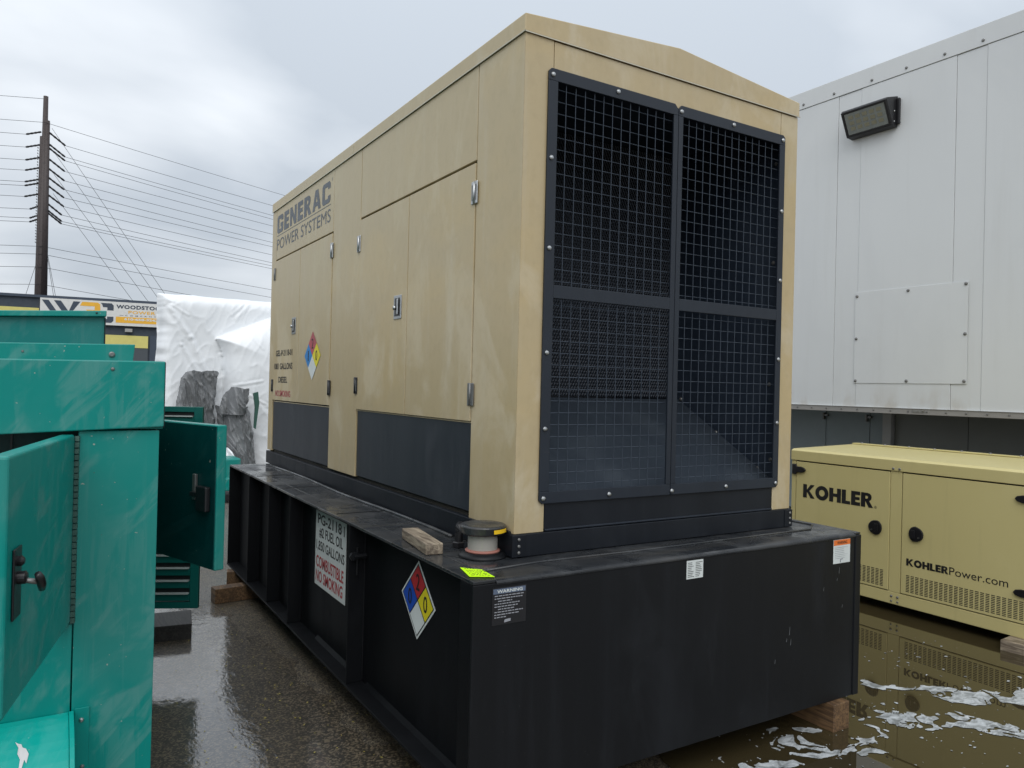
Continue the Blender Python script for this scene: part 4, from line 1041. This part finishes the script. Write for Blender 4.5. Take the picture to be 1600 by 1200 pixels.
# ================================================================== UTILITY POLE AND LINES
PB = Vector((-.42, 53.0, 0)); pr_ = Vector((math.cos(yaw), -math.sin(yaw), 0))
UP = thing('utility_pole', 'tall dark wooden utility pole bristling with insulators behind the warehouse', 'utility pole', PB)
def pz(py): return 18.31-(py-150)*.0380
def pu(px, py): return (px-(70+(150-py)*.0155))*.0380
put('pole_shaft', MB().tube([PB+pr_*-.02+Vector((0, 0, 0)), PB+Vector((0, 0, 18.3))], [.30, .13], 14), M['pole'], UP, smooth=True)
put('pole_splice', MB().tube([PB+pr_*.17+Vector((0, 0, 6.0)), PB+pr_*.12+Vector((0, 0, 16.85))], [.20, .14], 12), M['pole'], UP, smooth=True)
put('pole_splice', MB().tube([PB+pr_*-.20+Vector((0, 0, 0)), PB+pr_*-.12+Vector((0, 0, 15.9))], [.20, .15], 12), M['pole'], UP, smooth=True)
mb = MB()
for k in range(34): mb.tube([PB+pr_*-.38+Vector((0, 0, 9.6+k*.17)), PB+pr_*-.34+Vector((-.05, -.2, 9.6+k*.17))], .03, 5)
put('pole_steps', mb, M['steel'], UP)
RD = Vector((math.sin(R(67)), math.cos(R(67)), 0)); LD = -Vector((math.sin(R(108)), math.cos(R(108)), 0))
def arm(base, d, ln, drop):
    e = base+d*ln+Vector((0, 0, -drop)); rings = 7
    pts = [base.lerp(e, i/(rings*2)) for i in range(rings*2+1)]
    put('insulator', MB().tube([base.lerp(e, i/8) for i in range(9)], [.045, .062]*4+[.045], 6), M['wire'], UP); return e
LG = 'power lines on the utility pole'
def sag(a, b, s, n=14):
    out_ = []
    for i in range(n+1): t = i/n; p = a.lerp(b, t); p.z -= 4*s*t*(1-t); out_.append(p)
    return out_
def line(a, b, s, r=.0125, lab='thin black power line running from the tall pole', g=LG):
    o = put('power_line', MB().tube(sag(a, b, s), r, 4), M['wire']); tag(o, lab, 'power line', g)
ORD = ['highest', 'second highest', 'third', 'fourth', 'fifth', 'sixth', 'seventh', 'eighth', 'ninth', 'tenth', 'eleventh']
rr = [206, 224, 230, 247, 262, 276, 289, 303, 317, 327, 331]
for k, py in enumerate(rr):
    b = PB+pr_*.22+Vector((0, 0, pz(py))); e = arm(b, RD, .95 if k < 8 else .85, .55)
    line(e, PB+RD*75+Vector((-.6*k % 1.1, 0, pz(py)-1.0)), .6+.12*(k % 3), lab=ORD[k]+' of the thin black lines leaving the insulators on the pole\'s right side')
ll = [206, 226, 246, 262, 280, 286, 303, 322, 336, 342]
for k, py in enumerate(ll):
    b = PB-pr_*.22+Vector((0, 0, pz(py))); e = arm(b, LD, .8 if k < 7 else .5, .22)
    line(e, PB+LD*70+Vector((0, -3, pz(py)-.4)), .5+.1*(k % 2), lab=ORD[k]+' of the thin black lines leaving the insulators on the pole\'s left side')
SD = (', its right hand span', ', its left hand span')
for wd, (py, s) in zip(('thin cable crossing near the top of the wooden pole', 'uppermost cable crossing the bare lower part of the pole', 'second cable crossing the bare lower part of the pole', 'third cable crossing the bare lower part of the pole', 'lowest cable crossing the pole just above the dark roof'), ((193, .5), (386, .7), (398, .9), (418, 1.1), (445, 1.2))):
    p = PB+Vector((0, -.25, pz(py))); line(p, PB+RD*75+Vector((0, 0, pz(py)-.7)), s, lab=wd+SD[0], g='cables across the utility pole'); line(p, PB+LD*70+Vector((0, 0, pz(py)-.2)), s*.7, lab=wd+SD[1], g='cables across the utility pole')
p = PB+Vector((0, 0, 18.15)); line(p, PB+LD*70+Vector((0, 0, 18.0)), .5, lab='topmost thin line leaving the pole top to the left', g=None)
for gl, (x1_, y1_, x2_, y2_) in zip(('longest guy wire slanting far right from the pole', 'second longest guy wire slanting right from the pole', 'third longest guy wire slanting right from the pole', 'shortest of four long guy wires slanting right', 'outer short steep guy wire low on the pole\'s right', 'inner short steep guy wire low on the pole\'s right', 'short steep guy wire low on the pole\'s left'), ((80, 200, 262, 470), (82, 235, 247, 470), (84, 272, 228, 470), (83, 302, 205, 470), (76, 400, 88, 465), (75, 400, 85, 465), (60, 405, 45, 455))):
    k = (y2_-y1_); t = (650-y1_)/k; a_ = PB+pr_*pu(x1_, y1_)+Vector((0, 0, pz(y1_))); xe = x1_+(x2_-x1_)*t
    b_ = PB+pr_*pu(xe, 650); b_.z = 0
    o = put('guy_wire', MB().tube([a_, b_], .0115, 4), M['wire']); tag(o, gl, 'guy wire', 'guy wires of the utility pole')
